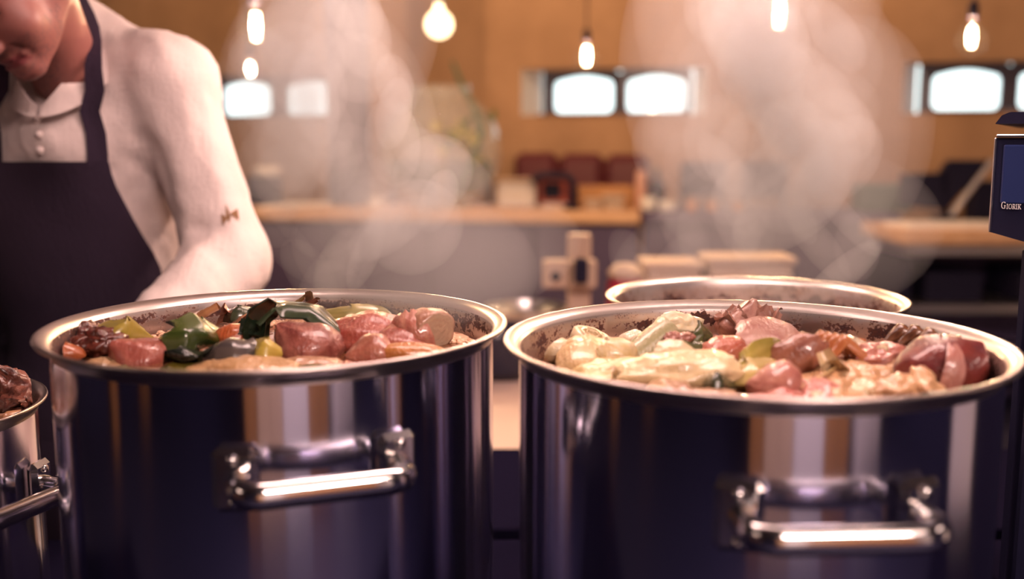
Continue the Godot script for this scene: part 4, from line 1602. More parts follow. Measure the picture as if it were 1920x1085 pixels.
func lump(called: String, label: String, category: String, at: Vector3, rad: Vector3, basis: Basis, ca: Color, cb: Color, group: String, tip := 0.0, stripes := 6.0, bump := 0.05, m := "wet food", seed_ := 0, cut := false) -> MeshInstance3D:
	# a vegetable body: displaced ellipsoid about its y axis, drawn out to a tip, meridian fibres in its colour
	var rows := []
	var cols := []
	var h := 22
	var w := 33
	for j in h:
		var th := PI * j / (h - 1)
		var row := PackedVector3Array()
		var cr := []
		for i in w:
			var a := TAU * i / (w - 1)
			var d := Vector3(sin(th) * sin(a), -cos(th), sin(th) * cos(a))
			var k := 1.0 + bump * nz.get_noise_3d(d.x * 1.6 + seed_ * 7.3, d.y * 1.6, d.z * 1.6) * 2.0 + bump * 0.35 * nz.get_noise_3d(d.x * 6.0 + seed_, d.y * 6.0, d.z * 6.0)
			var p := d * k
			if tip > 0.0:
				var e := pow(maxf(0.0, -cos(th)), 6.0)
				p.y += tip * e
				var narrow := 1.0 - 0.45 * pow(maxf(0.0, -cos(th)), 2.0)
				p.x *= narrow
				p.z *= narrow
			var rr := th / (PI * 0.42)
			if cut and rr < 1.0:      # a flat cut face that shows its rings
				p = Vector3(sin(a) * rr * 0.97 * k, -0.25 + 0.03 * sin(rr * 28.0), cos(a) * rr * 0.97 * k)
			row.append(FLAT * (basis * (p * rad)))
			if cut and rr < 0.96:
				cr.append(DYE * Color(0.86, 0.72, 0.50).lerp(Color(0.66, 0.40, 0.30), clampf(0.35 + 0.6 * sin(rr * 28.0), 0, 1)))
				continue
			var s := 0.5 + 0.9 * nz.get_noise_3d(cos(a) * stripes + seed_ * 3.1, sin(a) * stripes, d.y * 0.8) + 0.35 * nz.get_noise_3d(d.x * 5.0, d.y * 5.0 + seed_, d.z * 5.0)
			cr.append((DARK_TINT_A if group.ends_with("cook") else DYE) * ca.lerp(cb, clampf(s, 0, 1)))
		rows.append(row)
		cols.append(cr)
	var b := Buf.new()
	b.sheet(rows, true, cols)
	inside_pot(b, at, group)
	var o := put(called, b, M[m])
	o.position = at
	tag(o, label, category, group)
	return o


func shell(called: String, label: String, category: String, at: Vector3, rad: Vector3, basis: Basis, from: float, to: float, thick: float, ca: Color, cb: Color, group: String, seed_ := 0, jag := 0.12) -> MeshInstance3D:
	# a loose layer of onion, leek or cabbage: a thick curved patch with an uneven edge; pole to pole along y, opened round y between two angles
	var out := []
	var inn := []
	var cols := []
	var h := 14
	var w := 15
	for j in h:
		var r1 := PackedVector3Array()
		var r2 := PackedVector3Array()
		var cr := []
		for i in w:
			var u := float(i) / (w - 1)
			var a := lerpf(from, to, u)
			var th := lerpf(0.35, PI - 0.45, float(j) / (h - 1)) + jag * nz.get_noise_2d(u * 3.0 + seed_ * 5.0, j * 0.03) * (1.0 if j > h / 2 else -1.0)
			var d := Vector3(sin(th) * sin(a), -cos(th), sin(th) * cos(a))
			var k := 1.0 + 0.10 * nz.get_noise_3d(d.x * 2.0 + seed_, d.y * 2.0, d.z * 2.0)
			var e := 1.0 - pow(absf(u * 2.0 - 1.0), 6.0) * 0.6
			r1.append(FLAT * (basis * (d * k * rad)))
			r2.append(FLAT * (basis * (d * k * rad - (d * rad).normalized() * thick * e)))
			cr.append(DYE * ca.lerp(cb, clampf(0.5 + 1.0 * nz.get_noise_2d(a * 5.0 + seed_ * 3.0, th * 0.8), 0, 1)))
		out.append(r1)
		inn.append(r2)
		cols.append(cr)
	var b := Buf.new()
	b.sheet(out, false, cols)
	var rin := inn.duplicate()
	rin.reverse()
	var rc := cols.duplicate()
	rc.reverse()
	b.sheet(rin, false, rc)
	b.sheet([inn[0], out[0]], false, [cols[0], cols[0]])
	b.sheet([out[h - 1], inn[h - 1]], false, [cols[h - 1], cols[h - 1]])
	for e in [0, w - 1]:
		var x := []
		var y := []
		for j in h:
			x.append(out[j][e])
			y.append(inn[j][e])
		b.sheet([x, y] if e else [y, x], false, [cols.map(func(c): return c[e]), cols.map(func(c): return c[e])])
	inside_pot(b, at, group)
	var o := put(called, b, M["wet food"])
	o.position = at
	tag(o, label, category, group)
	return o


func leek_piece(label: String, at: Vector3, dir: Vector3, r: float, l: float, ca: Color, cb: Color, group: String) -> Node3D:
	# a cut length of leek: nested rings
	var t := thing("leek_piece", label, "leek", at, 0.0, group)
	var q := Basis(Quaternion(Vector3.UP, dir.normalized()))
	for k in 3:
		var b := Buf.new()
		var ro := r * (1.0 - 0.32 * k)
		var ri := ro * 0.72
		var l2 := l * (0.5 + 0.02 * k)
		var rows := []
		var cols := []
		for s in [[ro, -l2], [ro * 1.02, -l2 * 0.3], [ro * 1.01, l2 * 0.4], [ro, l2], [ri, l2], [ri, -l2], [ro, -l2]]:
			var row := PackedVector3Array()
			var cr := []
			for i in 25:
				var a := TAU * i / 24
				row.append(q * Vector3(sin(a) * s[0], s[1] + 0.002 * nz.get_noise_2d(a * 2.0, k * 3.0), cos(a) * s[0] * 0.86))
				cr.append(DYE * ca.lerp(cb, clampf(0.5 + nz.get_noise_2d(cos(a) * 6.0, sin(a) * 6.0 + k), 0, 1)))
			rows.append(row)
			cols.append(cr)
		b.sheet(rows, true, cols)
		put("layer", b, M["wet food"], t)
	return t


func bubbles(called: String, label: String, at: Vector2, level: float, spots: Array, count: int, seed_: int, m: Material) -> void:
	# froth on the broth: far too many bubbles to count
	var r := RandomNumberGenerator.new()
	r.seed = seed_
	var sm := SphereMesh.new()
	sm.radius = 1.0
	sm.height = 2.0
	sm.radial_segments = 8
	sm.rings = 5
	sm.material = m
	var mm := MultiMesh.new()
	mm.transform_format = MultiMesh.TRANSFORM_3D
	mm.mesh = sm
	mm.instance_count = count
	for k in count:
		var s: Array = spots[k % spots.size()]
		var p := Vector3.ZERO
		for tries in 12:
			p = on_level(s[0] + r.randfn() * s[2], s[1] + r.randfn() * s[3], level)
			if Vector2(p.x - at.x, p.z - at.y).length() < 0.19:
				break
			p = Vector3(at.x + r.randf_range(-0.1, 0.1), level, at.y + 0.1)
		var q := absf(r.randfn()) * 0.0016 + 0.0012
		mm.set_instance_transform(k, Transform3D(Basis().scaled(Vector3(q, q * 0.7, q)), p))
	var o := MultiMeshInstance3D.new()
	o.name = numbered(called)
	o.multimesh = mm
	add_child(o)
	o.set_meta("kind", "stuff")
	tag(o, label, "froth")


func tilt(ax: float, ay: float, az: float) -> Basis:
	return Basis.from_euler(Vector3(ax, ay, az))


const FLAT := Vector3(1.0, 0.74, 1.0)     # the boiled pieces have slumped
const DYE := Color(0.74, 0.72, 0.70, 1.0)
const DARK_TINT_A := Color(0.56, 0.48, 0.45, 1.0)   # darker tint by the cook, with shade between the pieces included
const GREEN_D := Color(0.012, 0.028, 0.016)
const GREEN_M := Color(0.055, 0.085, 0.02)
const GREEN_Y := Color(0.36, 0.30, 0.045)
const PALE := Color(0.78, 0.62, 0.36)
const WHITE_V := Color(0.85, 0.72, 0.52)
const PINK := Color(0.52, 0.13, 0.11)
const ROSE := Color(0.62, 0.26, 0.21)
const REDDISH := Color(0.55, 0.10, 0.04)
const WINE := Color(0.16, 0.025, 0.03)
const BROWN := Color(0.28, 0.10, 0.045)
const TAN := Color(0.55, 0.32, 0.15)


func food_a() -> void:
	var G := "vegetables in the pot by the cook"
	var y := RIM - 0.021
	var P := func(x: float, yy: float, dy := 0.0) -> Vector3: return on_level(x, yy, y + dy)
	# big peeled tomatoes in the middle right
	lump("tomato", "largest pink-red peeled tomato right of the folded leek green", "tomato", P.call(690, 628, -0.004), Vector3(0.046, 0.030, 0.040), tilt(0.1, 0.3, 0.1), Color(0.50, 0.10, 0.08), Color(0.62, 0.20, 0.14), G, 0.0, 3.0, 0.10, "wet food", 1)
	lump("tomato", "smaller pink-red tomato against the largest one, towards the rim", "tomato", P.call(752, 645, -0.008), Vector3(0.034, 0.026, 0.030), tilt(0.3, 1.0, 0.2), Color(0.50, 0.12, 0.09), Color(0.62, 0.22, 0.15), G, 0.0, 3.0, 0.08, "wet food", 2)
	lump("tomato", "small orange-red tomato left of the folded leek green", "tomato", P.call(440, 632, -0.004), Vector3(0.021, 0.018, 0.020), tilt(0, 0, 0.2), Color(0.62, 0.13, 0.04), Color(0.66, 0.22, 0.08), G, 0.0, 3.0, 0.05, "wet food", 3)
	# onions
	lump("onion", "streaky pink onion half under the folded leek green", "onion", P.call(578, 650, -0.006), Vector3(0.034, 0.034, 0.032), tilt(-0.5, 0.3, 0.7), Color(0.26, 0.06, 0.055), Color(0.66, 0.28, 0.22), G, 0.25, 9.0, 0.05, "wet food", 4)
	lump("onion", "pink onion at the front left of the pot", "onion", P.call(262, 672, -0.012), Vector3(0.030, 0.028, 0.028), tilt(0.5, 0, 0.6), Color(0.36, 0.08, 0.07), Color(0.62, 0.24, 0.18), G, 0.3, 8.0, 0.05, "wet food", 5)
	lump("onion", "rose onion piece at the front rim right of centre", "onion", P.call(690, 672, -0.012), Vector3(0.034, 0.020, 0.026), tilt(0.2, 0.6, 1.3), Color(0.50, 0.16, 0.11), Color(0.66, 0.32, 0.22), G, 0.2, 8.0, 0.05, "wet food", 6)
	lump("onion", "brownish onion behind the pink one at the left", "onion", P.call(215, 655, -0.016), Vector3(0.030, 0.024, 0.026), tilt(0.2, 0.3, 0.2), Color(0.16, 0.05, 0.03), Color(0.38, 0.13, 0.07), G, 0.1, 7.0, 0.12, "wet food", 7)
	lump("carrot_piece", "orange carrot piece at the right front rim", "carrot", P.call(775, 662, -0.006), Vector3(0.014, 0.034, 0.014), tilt(0.0, 0.2, 1.45), Color(0.70, 0.28, 0.07), Color(0.75, 0.38, 0.13), G, 0.0, 2.0, 0.04, "wet food", 8)
	lump("carrot_piece", "small orange carrot end at the far left of the pot", "carrot", P.call(118, 660, -0.004), Vector3(0.012, 0.020, 0.012), tilt(0.5, 0.2, 1.2), Color(0.50, 0.13, 0.04), Color(0.60, 0.22, 0.08), G, 0.0, 2.0, 0.06, "wet food", 9)
	# white cut onion wedge with pink skin
	lump("onion_half", "white-faced onion half standing up at the right", "onion", P.call(808, 622, 0.002), Vector3(0.026, 0.030, 0.034), tilt(-1.15, 0.0, 0.75), Color(0.60, 0.30, 0.20), Color(0.74, 0.46, 0.32), G, 0.0, 8.0, 0.06, "wet food", 31, true)
	shell("onion_skin", "pink onion skin on the left of the white wedge", "onion", P.call(785, 622, 0.002), Vector3(0.026, 0.034, 0.028), tilt(-0.2, 0.2, 0.3), -1.6, 0.4, 0.002, Color(0.52, 0.17, 0.13), Color(0.66, 0.32, 0.22), G, 4, 0.3)
	# folded dark leek green in the middle
	var A: Vector3 = P.call(487, 640, -0.006)
	leaf("leek_green", "broad dark leek green folded over in the middle of the pot", "leek", [P.call(482, 648, -0.012), A + Vector3(-0.003, 0.022, -0.004), A + Vector3(0.012, 0.032, -0.018), A + Vector3(0.045, 0.030, -0.014), A + Vector3(0.075, 0.010, 0.0)], [0.016, 0.020, 0.022, 0.020, 0.012], Vector3(0.5, 0, -0.9), 0.004, GREEN_D, Color(0.035, 0.055, 0.028), G)
	leaf("leek_green", "curved leek green lying over the folded one, ending at its right", "leek", [A + Vector3(0.004, 0.016, 0.014), A + Vector3(0.020, 0.031, 0.004), A + Vector3(0.05, 0.028, -0.002), A + Vector3(0.078, 0.006, 0.006)], [0.010, 0.013, 0.012, 0.009], Vector3(0.4, 0.2, -0.9), 0.005, Color(0.02, 0.045, 0.02), Color(0.07, 0.09, 0.045), G)
	leaf("leek_green", "dark leek green standing upright at the left of the fold", "leek", [P.call(480, 655, -0.02), A + Vector3(-0.006, 0.006, 0.006), A + Vector3(-0.004, 0.022, 0.004)], [0.012, 0.014, 0.014], Vector3(1, 0, 0.3), 0.003, GREEN_D, Color(0.03, 0.05, 0.03), G)
	# flat pale leaf at the back
	leaf("leek_leaf", "flat pale green leek leaf at the back wall", "leek", [P.call(596, 594, -0.004), P.call(660, 590, 0.0), P.call(738, 588, -0.004)], [0.012, 0.017, 0.014], Vector3(0, 0.55, -1), 0.003, Color(0.26, 0.24, 0.06), Color(0.44, 0.36, 0.13), G)
	# left leaves
	leaf("leek_leaf", "yellow-green pointed leek leaf at the left", "leek", [P.call(186, 620, 0.004), P.call(225, 625, 0.008), P.call(280, 632, -0.008)], [0.012, 0.018, 0.003], Vector3(0.2, 0.7, -0.8), 0.004, Color(0.34, 0.27, 0.04), Color(0.52, 0.42, 0.10), G)
	leaf("leek_green", "crumpled green leek leaf left of centre", "leek", [P.call(300, 655, -0.01), P.call(330, 635, 0.006), P.call(365, 625, 0.008), P.call(405, 640, -0.008)], [0.010, 0.022, 0.020, 0.010], Vector3(0.2, 0.6, -0.8), 0.010, Color(0.03, 0.055, 0.012), Color(0.11, 0.14, 0.035), G, 0.4)
	leaf("leek_green", "blackish leek green hanging at the front left of centre", "leek", [P.call(335, 690, -0.016), P.call(345, 665, 0.002), P.call(372, 648, 0.004), P.call(392, 650, -0.01)], [0.014, 0.018, 0.016, 0.010], Vector3(1, 0.1, 0.3), 0.006, Color(0.008, 0.012, 0.010), Color(0.03, 0.038, 0.03), G)
	leaf("leek_green", "dull green leek strip with dark end near the centre left", "leek", [P.call(345, 612, 0.006), P.call(372, 612, 0.010), P.call(410, 632, -0.006)], [0.008, 0.012, 0.010], Vector3(0.1, 0.4, -0.9), 0.005, Color(0.04, 0.075, 0.022), Color(0.10, 0.12, 0.045), G)
	leaf("leek_green", "grey-violet leek leaf at the front below the tomato", "leek", [P.call(385, 672, -0.008), P.call(425, 655, 0.004), P.call(470, 660, 0.0), P.call(500, 676, -0.014)], [0.012, 0.016, 0.014, 0.010], Vector3(0.1, 0.5, -0.9), 0.006, Color(0.05, 0.045, 0.05), Color(0.14, 0.11, 0.09), G)
	leaf("leek_leaf", "small bright yellow leek tip in front of the fold", "leek", [P.call(470, 652, 0.0), P.call(495, 650, 0.006), P.call(525, 662, -0.004)], [0.008, 0.011, 0.006], Vector3(0.1, 0.6, -0.8), 0.002, Color(0.46, 0.34, 0.05), Color(0.58, 0.46, 0.10), G)
	# peels at the back
	leaf("onion_skin", "tan triangular onion skin at the back left", "onion", [P.call(352, 602, -0.006), P.call(385, 592, 0.006), P.call(412, 578, 0.014)], [0.003, 0.016, 0.004], Vector3(0.5, 0.3, -0.8), 0.006, Color(0.40, 0.17, 0.08), Color(0.54, 0.28, 0.13), G)
	leaf("onion_skin", "narrow rose onion skin spike at the back", "onion", [P.call(428, 612, -0.01), P.call(425, 595, 0.002), P.call(418, 576, 0.014)], [0.013, 0.009, 0.0015], Vector3(1, 0, 0), 0.008, Color(0.42, 0.16, 0.12), Color(0.56, 0.27, 0.18), G)
	leaf("leek_green", "bluish green leek end behind the rose spike", "leek", [P.call(424, 592, 0.0), P.call(445, 588, 0.008), P.call(472, 590, 0.004)], [0.008, 0.011, 0.009], Vector3(0.1, 0.6, -0.8), 0.004, Color(0.04, 0.055, 0.035), Color(0.10, 0.11, 0.06), G)
	leaf("onion_skin", "tan and rose skin between the spike and the fold", "onion", [P.call(440, 615, -0.01), P.call(456, 600, 0.006), P.call(470, 592, 0.010)], [0.010, 0.010, 0.004], Vector3(0.8, 0.2, -0.5), 0.004, Color(0.46, 0.20, 0.11), Color(0.60, 0.32, 0.18), G)
	leaf("onion_stalk", "reddish dry stalk pointing up at the back wall", "onion", [P.call(545, 588, -0.002), P.call(568, 574, 0.012), P.call(598, 562, 0.024)], [0.004, 0.005, 0.002], Vector3(0.3, 0.6, -0.8), 0.003, Color(0.28, 0.09, 0.06), Color(0.46, 0.20, 0.11), G)
	leaf("onion_stalk", "straw-yellow split stalk rising above the rim at the back", "onion", [P.call(588, 596, -0.004), P.call(583, 572, 0.012), P.call(579, 550, 0.030)], [0.005, 0.005, 0.004], Vector3(1, 0, 0), 0.002, Color(0.50, 0.32, 0.12), Color(0.62, 0.44, 0.18), G)
	leaf("onion_stalk", "short straw-coloured stalk left of the reddish one", "onion", [P.call(538, 585, 0.0), P.call(552, 572, 0.014), P.call(574, 556, 0.026)], [0.004, 0.006, 0.003], Vector3(0.4, 0.5, -0.8), 0.002, Color(0.46, 0.28, 0.11), Color(0.58, 0.38, 0.16), G)
	# pale cabbage along the front rim
	lump("cabbage_piece", "pale yellow cabbage piece along the front rim", "cabbage", P.call(455, 697, -0.014), Vector3(0.052, 0.018, 0.026), tilt(0.1, -0.1, 0.05), Color(0.66, 0.42, 0.18), Color(0.80, 0.58, 0.32), G, 0.0, 4.0, 0.12, "wet food", 12)
	lump("cabbage_piece", "small rosy cabbage piece at the front, right of the pale one", "cabbage", P.call(575, 694, -0.016), Vector3(0.036, 0.016, 0.022), tilt(0.1, 0.1, 0), Color(0.56, 0.32, 0.18), Color(0.72, 0.46, 0.28), G, 0.0, 4.0, 0.12, "wet food", 13)
	# meat at the left
	var nm := ["dark browned meat scrap nearest the left end of the pot", "dark meat scrap on the left, behind the carrot end", "reddish meat scrap beside the yellow-green leaf", "blackened meat scrap against the left wall"]
	for k in 4:
		lump("meat_scrap", nm[k], "meat", P.call([140, 165, 195, 150][k], [650, 632, 642, 622][k], [-0.004, -0.002, 0.0, 0.006][k]), Vector3(0.020, 0.014, 0.018), tilt(k, k * 2.0, 0.3), Color(0.05, 0.012, 0.012), Color(0.26, 0.07, 0.045), G, 0.0, 4.0, 0.28, "wet food", 20 + k)
	# filler under the visible pieces, so that the heap is closed
	var nf := 0
	for q in [[330, 655], [640, 640], [520, 640], [840, 655], [720, 615], [300, 640], [600, 690], [380, 690], [880, 640]]:
		nf += 1
		lump("vegetable_chunk", ["soft brown chunk under the crumpled leek", "soft red chunk under the largest tomato", "soft rose chunk under the folded leek", "soft orange chunk near the right rim", "soft rose chunk behind the largest tomato", "soft olive chunk near the left leaves", "soft pale chunk low at the front", "soft tan chunk low at the front left", "soft brown chunk at the right wall"][nf - 1], "vegetable", P.call(q[0], q[1], -0.03), Vector3(0.034, 0.018, 0.030), tilt(0.2 * nf, nf, 0.1 * nf), [BROWN, PINK, ROSE, TAN, ROSE, GREEN_M, TAN, TAN, BROWN][nf - 1], [TAN, ROSE, TAN, ROSE, TAN, BROWN, PALE, ROSE, TAN][nf - 1], G, 0.0, 4.0, 0.15, "wet food", 40 + nf)
	bubbles("froth", "brown froth on the broth of the pot by the cook", POT_A, RIM - 0.033, [[885, 628, 22, 7], [330, 628, 40, 8], [300, 612, 30, 3], [520, 600, 60, 6], [700, 600, 60, 6]], 700, 3, M["foam"])


func food_b() -> void:
	var G := "vegetables in the pot by the grill"
	var y := RIM - 0.024
	var P := func(x: float, yy: float, dy := 0.0) -> Vector3: return on_level(x, yy, y + dy)
	var W1 := Color(0.74, 0.58, 0.32)
	var W2 := Color(0.86, 0.74, 0.52)
	shell("onion_layer", "small cream onion wedge nearest the left rim", "onion", P.call(1046, 655, -0.004), Vector3(0.018, 0.018, 0.016), tilt(0.2, 0.5, -0.5), -1.2, 1.4, 0.008, W1, W2, G, 1)
	shell("onion_layer", "translucent tan onion layer lying at the left front", "onion", P.call(1095, 680, -0.014), Vector3(0.042, 0.030, 0.028), tilt(-1.0, 0.2, 1.3), -1.4, 1.4, 0.004, Color(0.56, 0.36, 0.16), Color(0.74, 0.54, 0.28), G, 2)
	leek_piece("short cream leek ring standing left of the curved petal", P.call(1103, 648, -0.004), Vector3(0.35, 1, 0.2), 0.020, 0.026, W1, W2, G)
	shell("cabbage_petal", "curved cream petal arching left of the broth pool", "cabbage", P.call(1145, 666, -0.006), Vector3(0.026, 0.026, 0.022), tilt(0.2, 0.2, 0.6), -0.5, 1.5, 0.005, Color(0.68, 0.52, 0.22), W2, G, 4)
	lump("pearl_onion", "small glassy white onion floating at the back left", "onion", P.call(1185, 637, -0.006), Vector3(0.015, 0.012, 0.013), tilt(0.1, 0, 1.2), Color(0.70, 0.54, 0.34), Color(0.86, 0.76, 0.58), G, 0.2, 6.0, 0.04, "wet food", 60)
	leek_piece("glassy green leek length behind the cream chunk", P.call(1225, 648, -0.004), Vector3(0.75, 0.5, -0.4), 0.017, 0.050, Color(0.30, 0.30, 0.13), Color(0.58, 0.52, 0.32), G)
	lump("cauliflower_piece", "cream cauliflower chunk with pink meat clinging, at the back", "cauliflower", P.call(1272, 618, 0.002), Vector3(0.026, 0.024, 0.022), tilt(0.3, 0.2, -0.3), W1, Color(0.88, 0.78, 0.58), G, 0.0, 4.0, 0.16, "food", 61)
	for k in 2:
		lump("meat_scrap", ["left pink meat scrap on the cream chunk", "right pink meat scrap on the cream chunk"][k], "meat", P.call(1255 + 24 * k, 627, 0.006) + Vector3(0, 0, 0.018), Vector3(0.010, 0.008, 0.008), tilt(k, 1, 0.3), Color(0.34, 0.12, 0.09), Color(0.50, 0.22, 0.17), G, 0.0, 3.0, 0.2, "wet food", 62 + k)
	leaf("leek_green", "dark green striped leek leaf right of the cream chunk", "leek", [P.call(1298, 645, -0.006), P.call(1308, 628, 0.006), P.call(1330, 632, 0.0)], [0.012, 0.015, 0.006], Vector3(0.3, 0.6, -0.6), 0.003, Color(0.03, 0.05, 0.015), Color(0.22, 0.21, 0.08), G)
	leaf("leek_green", "dark green leek strip lying under the cream chunk", "leek", [P.call(1240, 655, -0.008), P.call(1280, 650, 0.0), P.call(1320, 652, -0.004)], [0.008, 0.012, 0.008], Vector3(0.1, 0.4, -0.9), 0.004, Color(0.05, 0.07, 0.02), Color(0.20, 0.18, 0.07), G)
	# onion with frilly dry skin near the back wall
	lump("onion", "rosy onion with frilly dry skin against the back wall", "onion", P.call(1400, 612, 0.002), Vector3(0.032, 0.030, 0.028), tilt(0.1, 0, -0.15), Color(0.34, 0.13, 0.10), Color(0.66, 0.34, 0.26), G, 0.35, 10.0, 0.08, "wet food", 64)
	for k in 5:
		var c: Vector3 = P.call(1400, 612, 0.002)
		var a := -1.0 + 0.5 * k
		leaf("onion_skin", ["first frill of dry skin from the left on the rosy onion", "second frill of dry skin on the rosy onion", "middle pointed frill of dry skin on the rosy onion", "fourth frill of dry skin on the rosy onion", "rightmost frill of dry skin on the rosy onion"][k], "onion", [c + Vector3(sin(a) * 0.026, 0.002, 0.018), c + Vector3(sin(a) * 0.034, 0.014, 0.014), c + Vector3(sin(a) * 0.036 + 0.004, 0.020 + 0.008 * cos(a * 2.0), 0.006)], [0.013, 0.012, 0.003], Vector3(cos(a), 0, -sin(a)), 0.004, Color(0.36, 0.14, 0.10), Color(0.60, 0.30, 0.22), G)
	shell("onion_slice", "flat speckled pink onion slice in the middle", "onion", P.call(1440, 642, -0.004), Vector3(0.042, 0.036, 0.018), tilt(-0.9, 0.1, 1.4), -1.4, 1.4, 0.006, Color(0.46, 0.17, 0.14), Color(0.70, 0.42, 0.34), G, 6)
	lump("tomato", "bright orange-red tomato left of the pink slice", "tomato", P.call(1358, 658, -0.006), Vector3(0.024, 0.019, 0.020), tilt(0.2, 0.4, 0.3), Color(0.56, 0.13, 0.08), Color(0.64, 0.24, 0.15), G, 0.0, 3.0, 0.08, "wet food", 66)
	# large pale cabbage in front
	lump("cabbage_piece", "biggest pale cabbage chunk at the front left", "cabbage", P.call(1270, 696, -0.004), Vector3(0.056, 0.022, 0.032), tilt(0.2, -0.15, 0.16), Color(0.70, 0.52, 0.26), Color(0.84, 0.68, 0.42), G, 0.0, 4.0, 0.13, "wet food", 67)
	lump("cabbage_piece", "yellowish cabbage chunk left of the biggest one", "cabbage", P.call(1150, 700, -0.014), Vector3(0.040, 0.016, 0.028), tilt(0.1, 0.3, 0.1), Color(0.58, 0.40, 0.14), Color(0.78, 0.60, 0.30), G, 0.0, 4.0, 0.13, "wet food", 68)
	shell("cabbage_petal", "upright cream petal behind the biggest cabbage chunk", "cabbage", P.call(1250, 672, 0.0), Vector3(0.030, 0.022, 0.022), tilt(-0.2, 0.3, 0.9), -0.9, 0.9, 0.005, W1, W2, G, 8)
	lump("cabbage_piece", "cream chunk low at the front between cabbage and pink onion", "cabbage", P.call(1330, 728, -0.018), Vector3(0.045, 0.014, 0.024), tilt(0.1, 0.1, 0), Color(0.62, 0.44, 0.22), Color(0.80, 0.62, 0.38), G, 0.0, 4.0, 0.12, "wet food", 69)
	# yellow-green leaves
	leaf("leek_leaf", "yellow-green leek leaf across the middle", "leek", [P.call(1365, 705, -0.008), P.call(1400, 682, 0.004), P.call(1440, 664, 0.006), P.call(1475, 655, 0.0)], [0.006, 0.016, 0.014, 0.004], Vector3(0.4, 0.5, -0.7), 0.004, Color(0.30, 0.25, 0.04), Color(0.58, 0.46, 0.12), G)
	leaf("leek_leaf", "wide pale yellow leaf lying in front of the brown skin", "leek", [P.call(1350, 710, -0.01), P.call(1410, 696, 0.0), P.call(1480, 690, -0.006)], [0.010, 0.020, 0.010], Vector3(0.1, 0.4, -0.9), 0.004, Color(0.52, 0.40, 0.12), Color(0.70, 0.54, 0.24), G)
	lump("onion", "smooth pink onion at the front rim, middle", "onion", P.call(1450, 728, -0.010), Vector3(0.034, 0.020, 0.026), tilt(0.3, 0, 1.3), Color(0.42, 0.13, 0.11), Color(0.64, 0.30, 0.22), G, 0.15, 8.0, 0.05, "wet food", 70)
	leaf("leek_green", "dark green leek end at the front rim, left of the pink onion", "leek", [P.call(1325, 728, -0.01), P.call(1345, 716, 0.0), P.call(1372, 726, -0.012)], [0.008, 0.010, 0.006], Vector3(0.1, 0.6, -0.8), 0.003, Color(0.02, 0.03, 0.015), Color(0.08, 0.08, 0.04), G)
	# brown onion skin cone and forked white stem
	shell("onion_skin", "upright brown onion skin cone right of the pink slice", "onion", P.call(1492, 672, 0.002), Vector3(0.026, 0.036, 0.022), tilt(0.1, 0, -0.5), -1.5, 1.2, 0.003, Color(0.22, 0.07, 0.045), Color(0.46, 0.19, 0.12), G, 9, 0.25)
	leaf("leek_shoot", "forked cream stem standing before the brown skin", "leek", [P.call(1566, 700, -0.006) + Vector3(0, 0, 0.01), P.call(1548, 676, 0.008) + Vector3(0, 0, 0.01), P.call(1536, 652, 0.018) + Vector3(0, 0, 0.01)], [0.011, 0.009, 0.006], Vector3(1, 0.2, 0), 0.006, Color(0.68, 0.50, 0.26), Color(0.84, 0.68, 0.44), G)
	leaf("leek_shoot", "side prong of the forked cream stem", "leek", [P.call(1560, 694, -0.004) + Vector3(0, 0, 0.012), P.call(1540, 700, 0.0) + Vector3(0, 0, 0.014), P.call(1514, 712, -0.004) + Vector3(0, 0, 0.016)], [0.008, 0.005, 0.003], Vector3(0.2, 1, 0), 0.003, Color(0.56, 0.38, 0.14), Color(0.72, 0.52, 0.26), G)
	for k in 4:
		var c: Vector3 = P.call(1540 + 14 * k, 648 + 3 * k, 0.008)
		leaf("tomato_skin", ["leftmost curl of orange tomato skin", "second curl of orange tomato skin from the left", "third curl of orange tomato skin from the left", "rightmost curl of orange tomato skin"][k], "tomato", [c + Vector3(-0.016, -0.01, 0.008), c + Vector3(0, 0.010, 0.0), c + Vector3(0.016, -0.006, 0.006)], [0.004, 0.008, 0.004], Vector3(0.2, 0.4, -0.9), 0.004, Color(0.44, 0.13, 0.05), Color(0.60, 0.26, 0.11), G)
	lump("tomato", "glossy orange tomato behind the forked stem", "tomato", P.call(1585, 658, -0.004), Vector3(0.024, 0.019, 0.020), tilt(0.2, 0.4, 0.3), Color(0.50, 0.14, 0.05), Color(0.64, 0.28, 0.12), G, 0.0, 3.0, 0.10, "wet food", 72)
	leaf("onion_sliver", "longer white onion sliver near the back right", "onion", [P.call(1578, 638, 0.004), P.call(1605, 645, 0.008), P.call(1642, 655, -0.002)], [0.002, 0.007, 0.002], Vector3(0.1, 0.7, -0.7), 0.003, Color(0.72, 0.58, 0.38), Color(0.86, 0.74, 0.54), G)
	leaf("onion_sliver", "thin white onion sliver right of the longer one", "onion", [P.call(1630, 656, 0.0), P.call(1655, 655, 0.006), P.call(1682, 653, 0.002)], [0.002, 0.005, 0.001], Vector3(0.1, 0.7, -0.7), 0.002, Color(0.66, 0.50, 0.30), Color(0.80, 0.66, 0.44), G)
	lump("meat_scrap", "rosy meat piece left of the dark red onion", "meat", P.call(1645, 672, -0.004), Vector3(0.034, 0.017, 0.022), tilt(0.2, 0.2, 0.1), Color(0.40, 0.12, 0.09), Color(0.60, 0.26, 0.19), G, 0.0, 5.0, 0.20, "wet food", 73)
	# large dark red onion
	lump("onion", "large dark red onion at the right end of the pot", "onion", P.call(1775, 690, 0.0), Vector3(0.040, 0.046, 0.036), tilt(0.1, 0.2, -1.25), Color(0.10, 0.018, 0.02), Color(0.30, 0.06, 0.045), G, 0.25, 8.0, 0.05, "wet food", 74)
	shell("onion_skin", "pale pink strip of skin across the dark red onion", "onion", P.call(1757, 690, 0.001), Vector3(0.0400, 0.040, 0.0375), tilt(0.15, 0.2, -0.10), -0.50, 0.0, 0.0015, Color(0.46, 0.18, 0.15), Color(0.64, 0.34, 0.28), G, 12, 0.3)
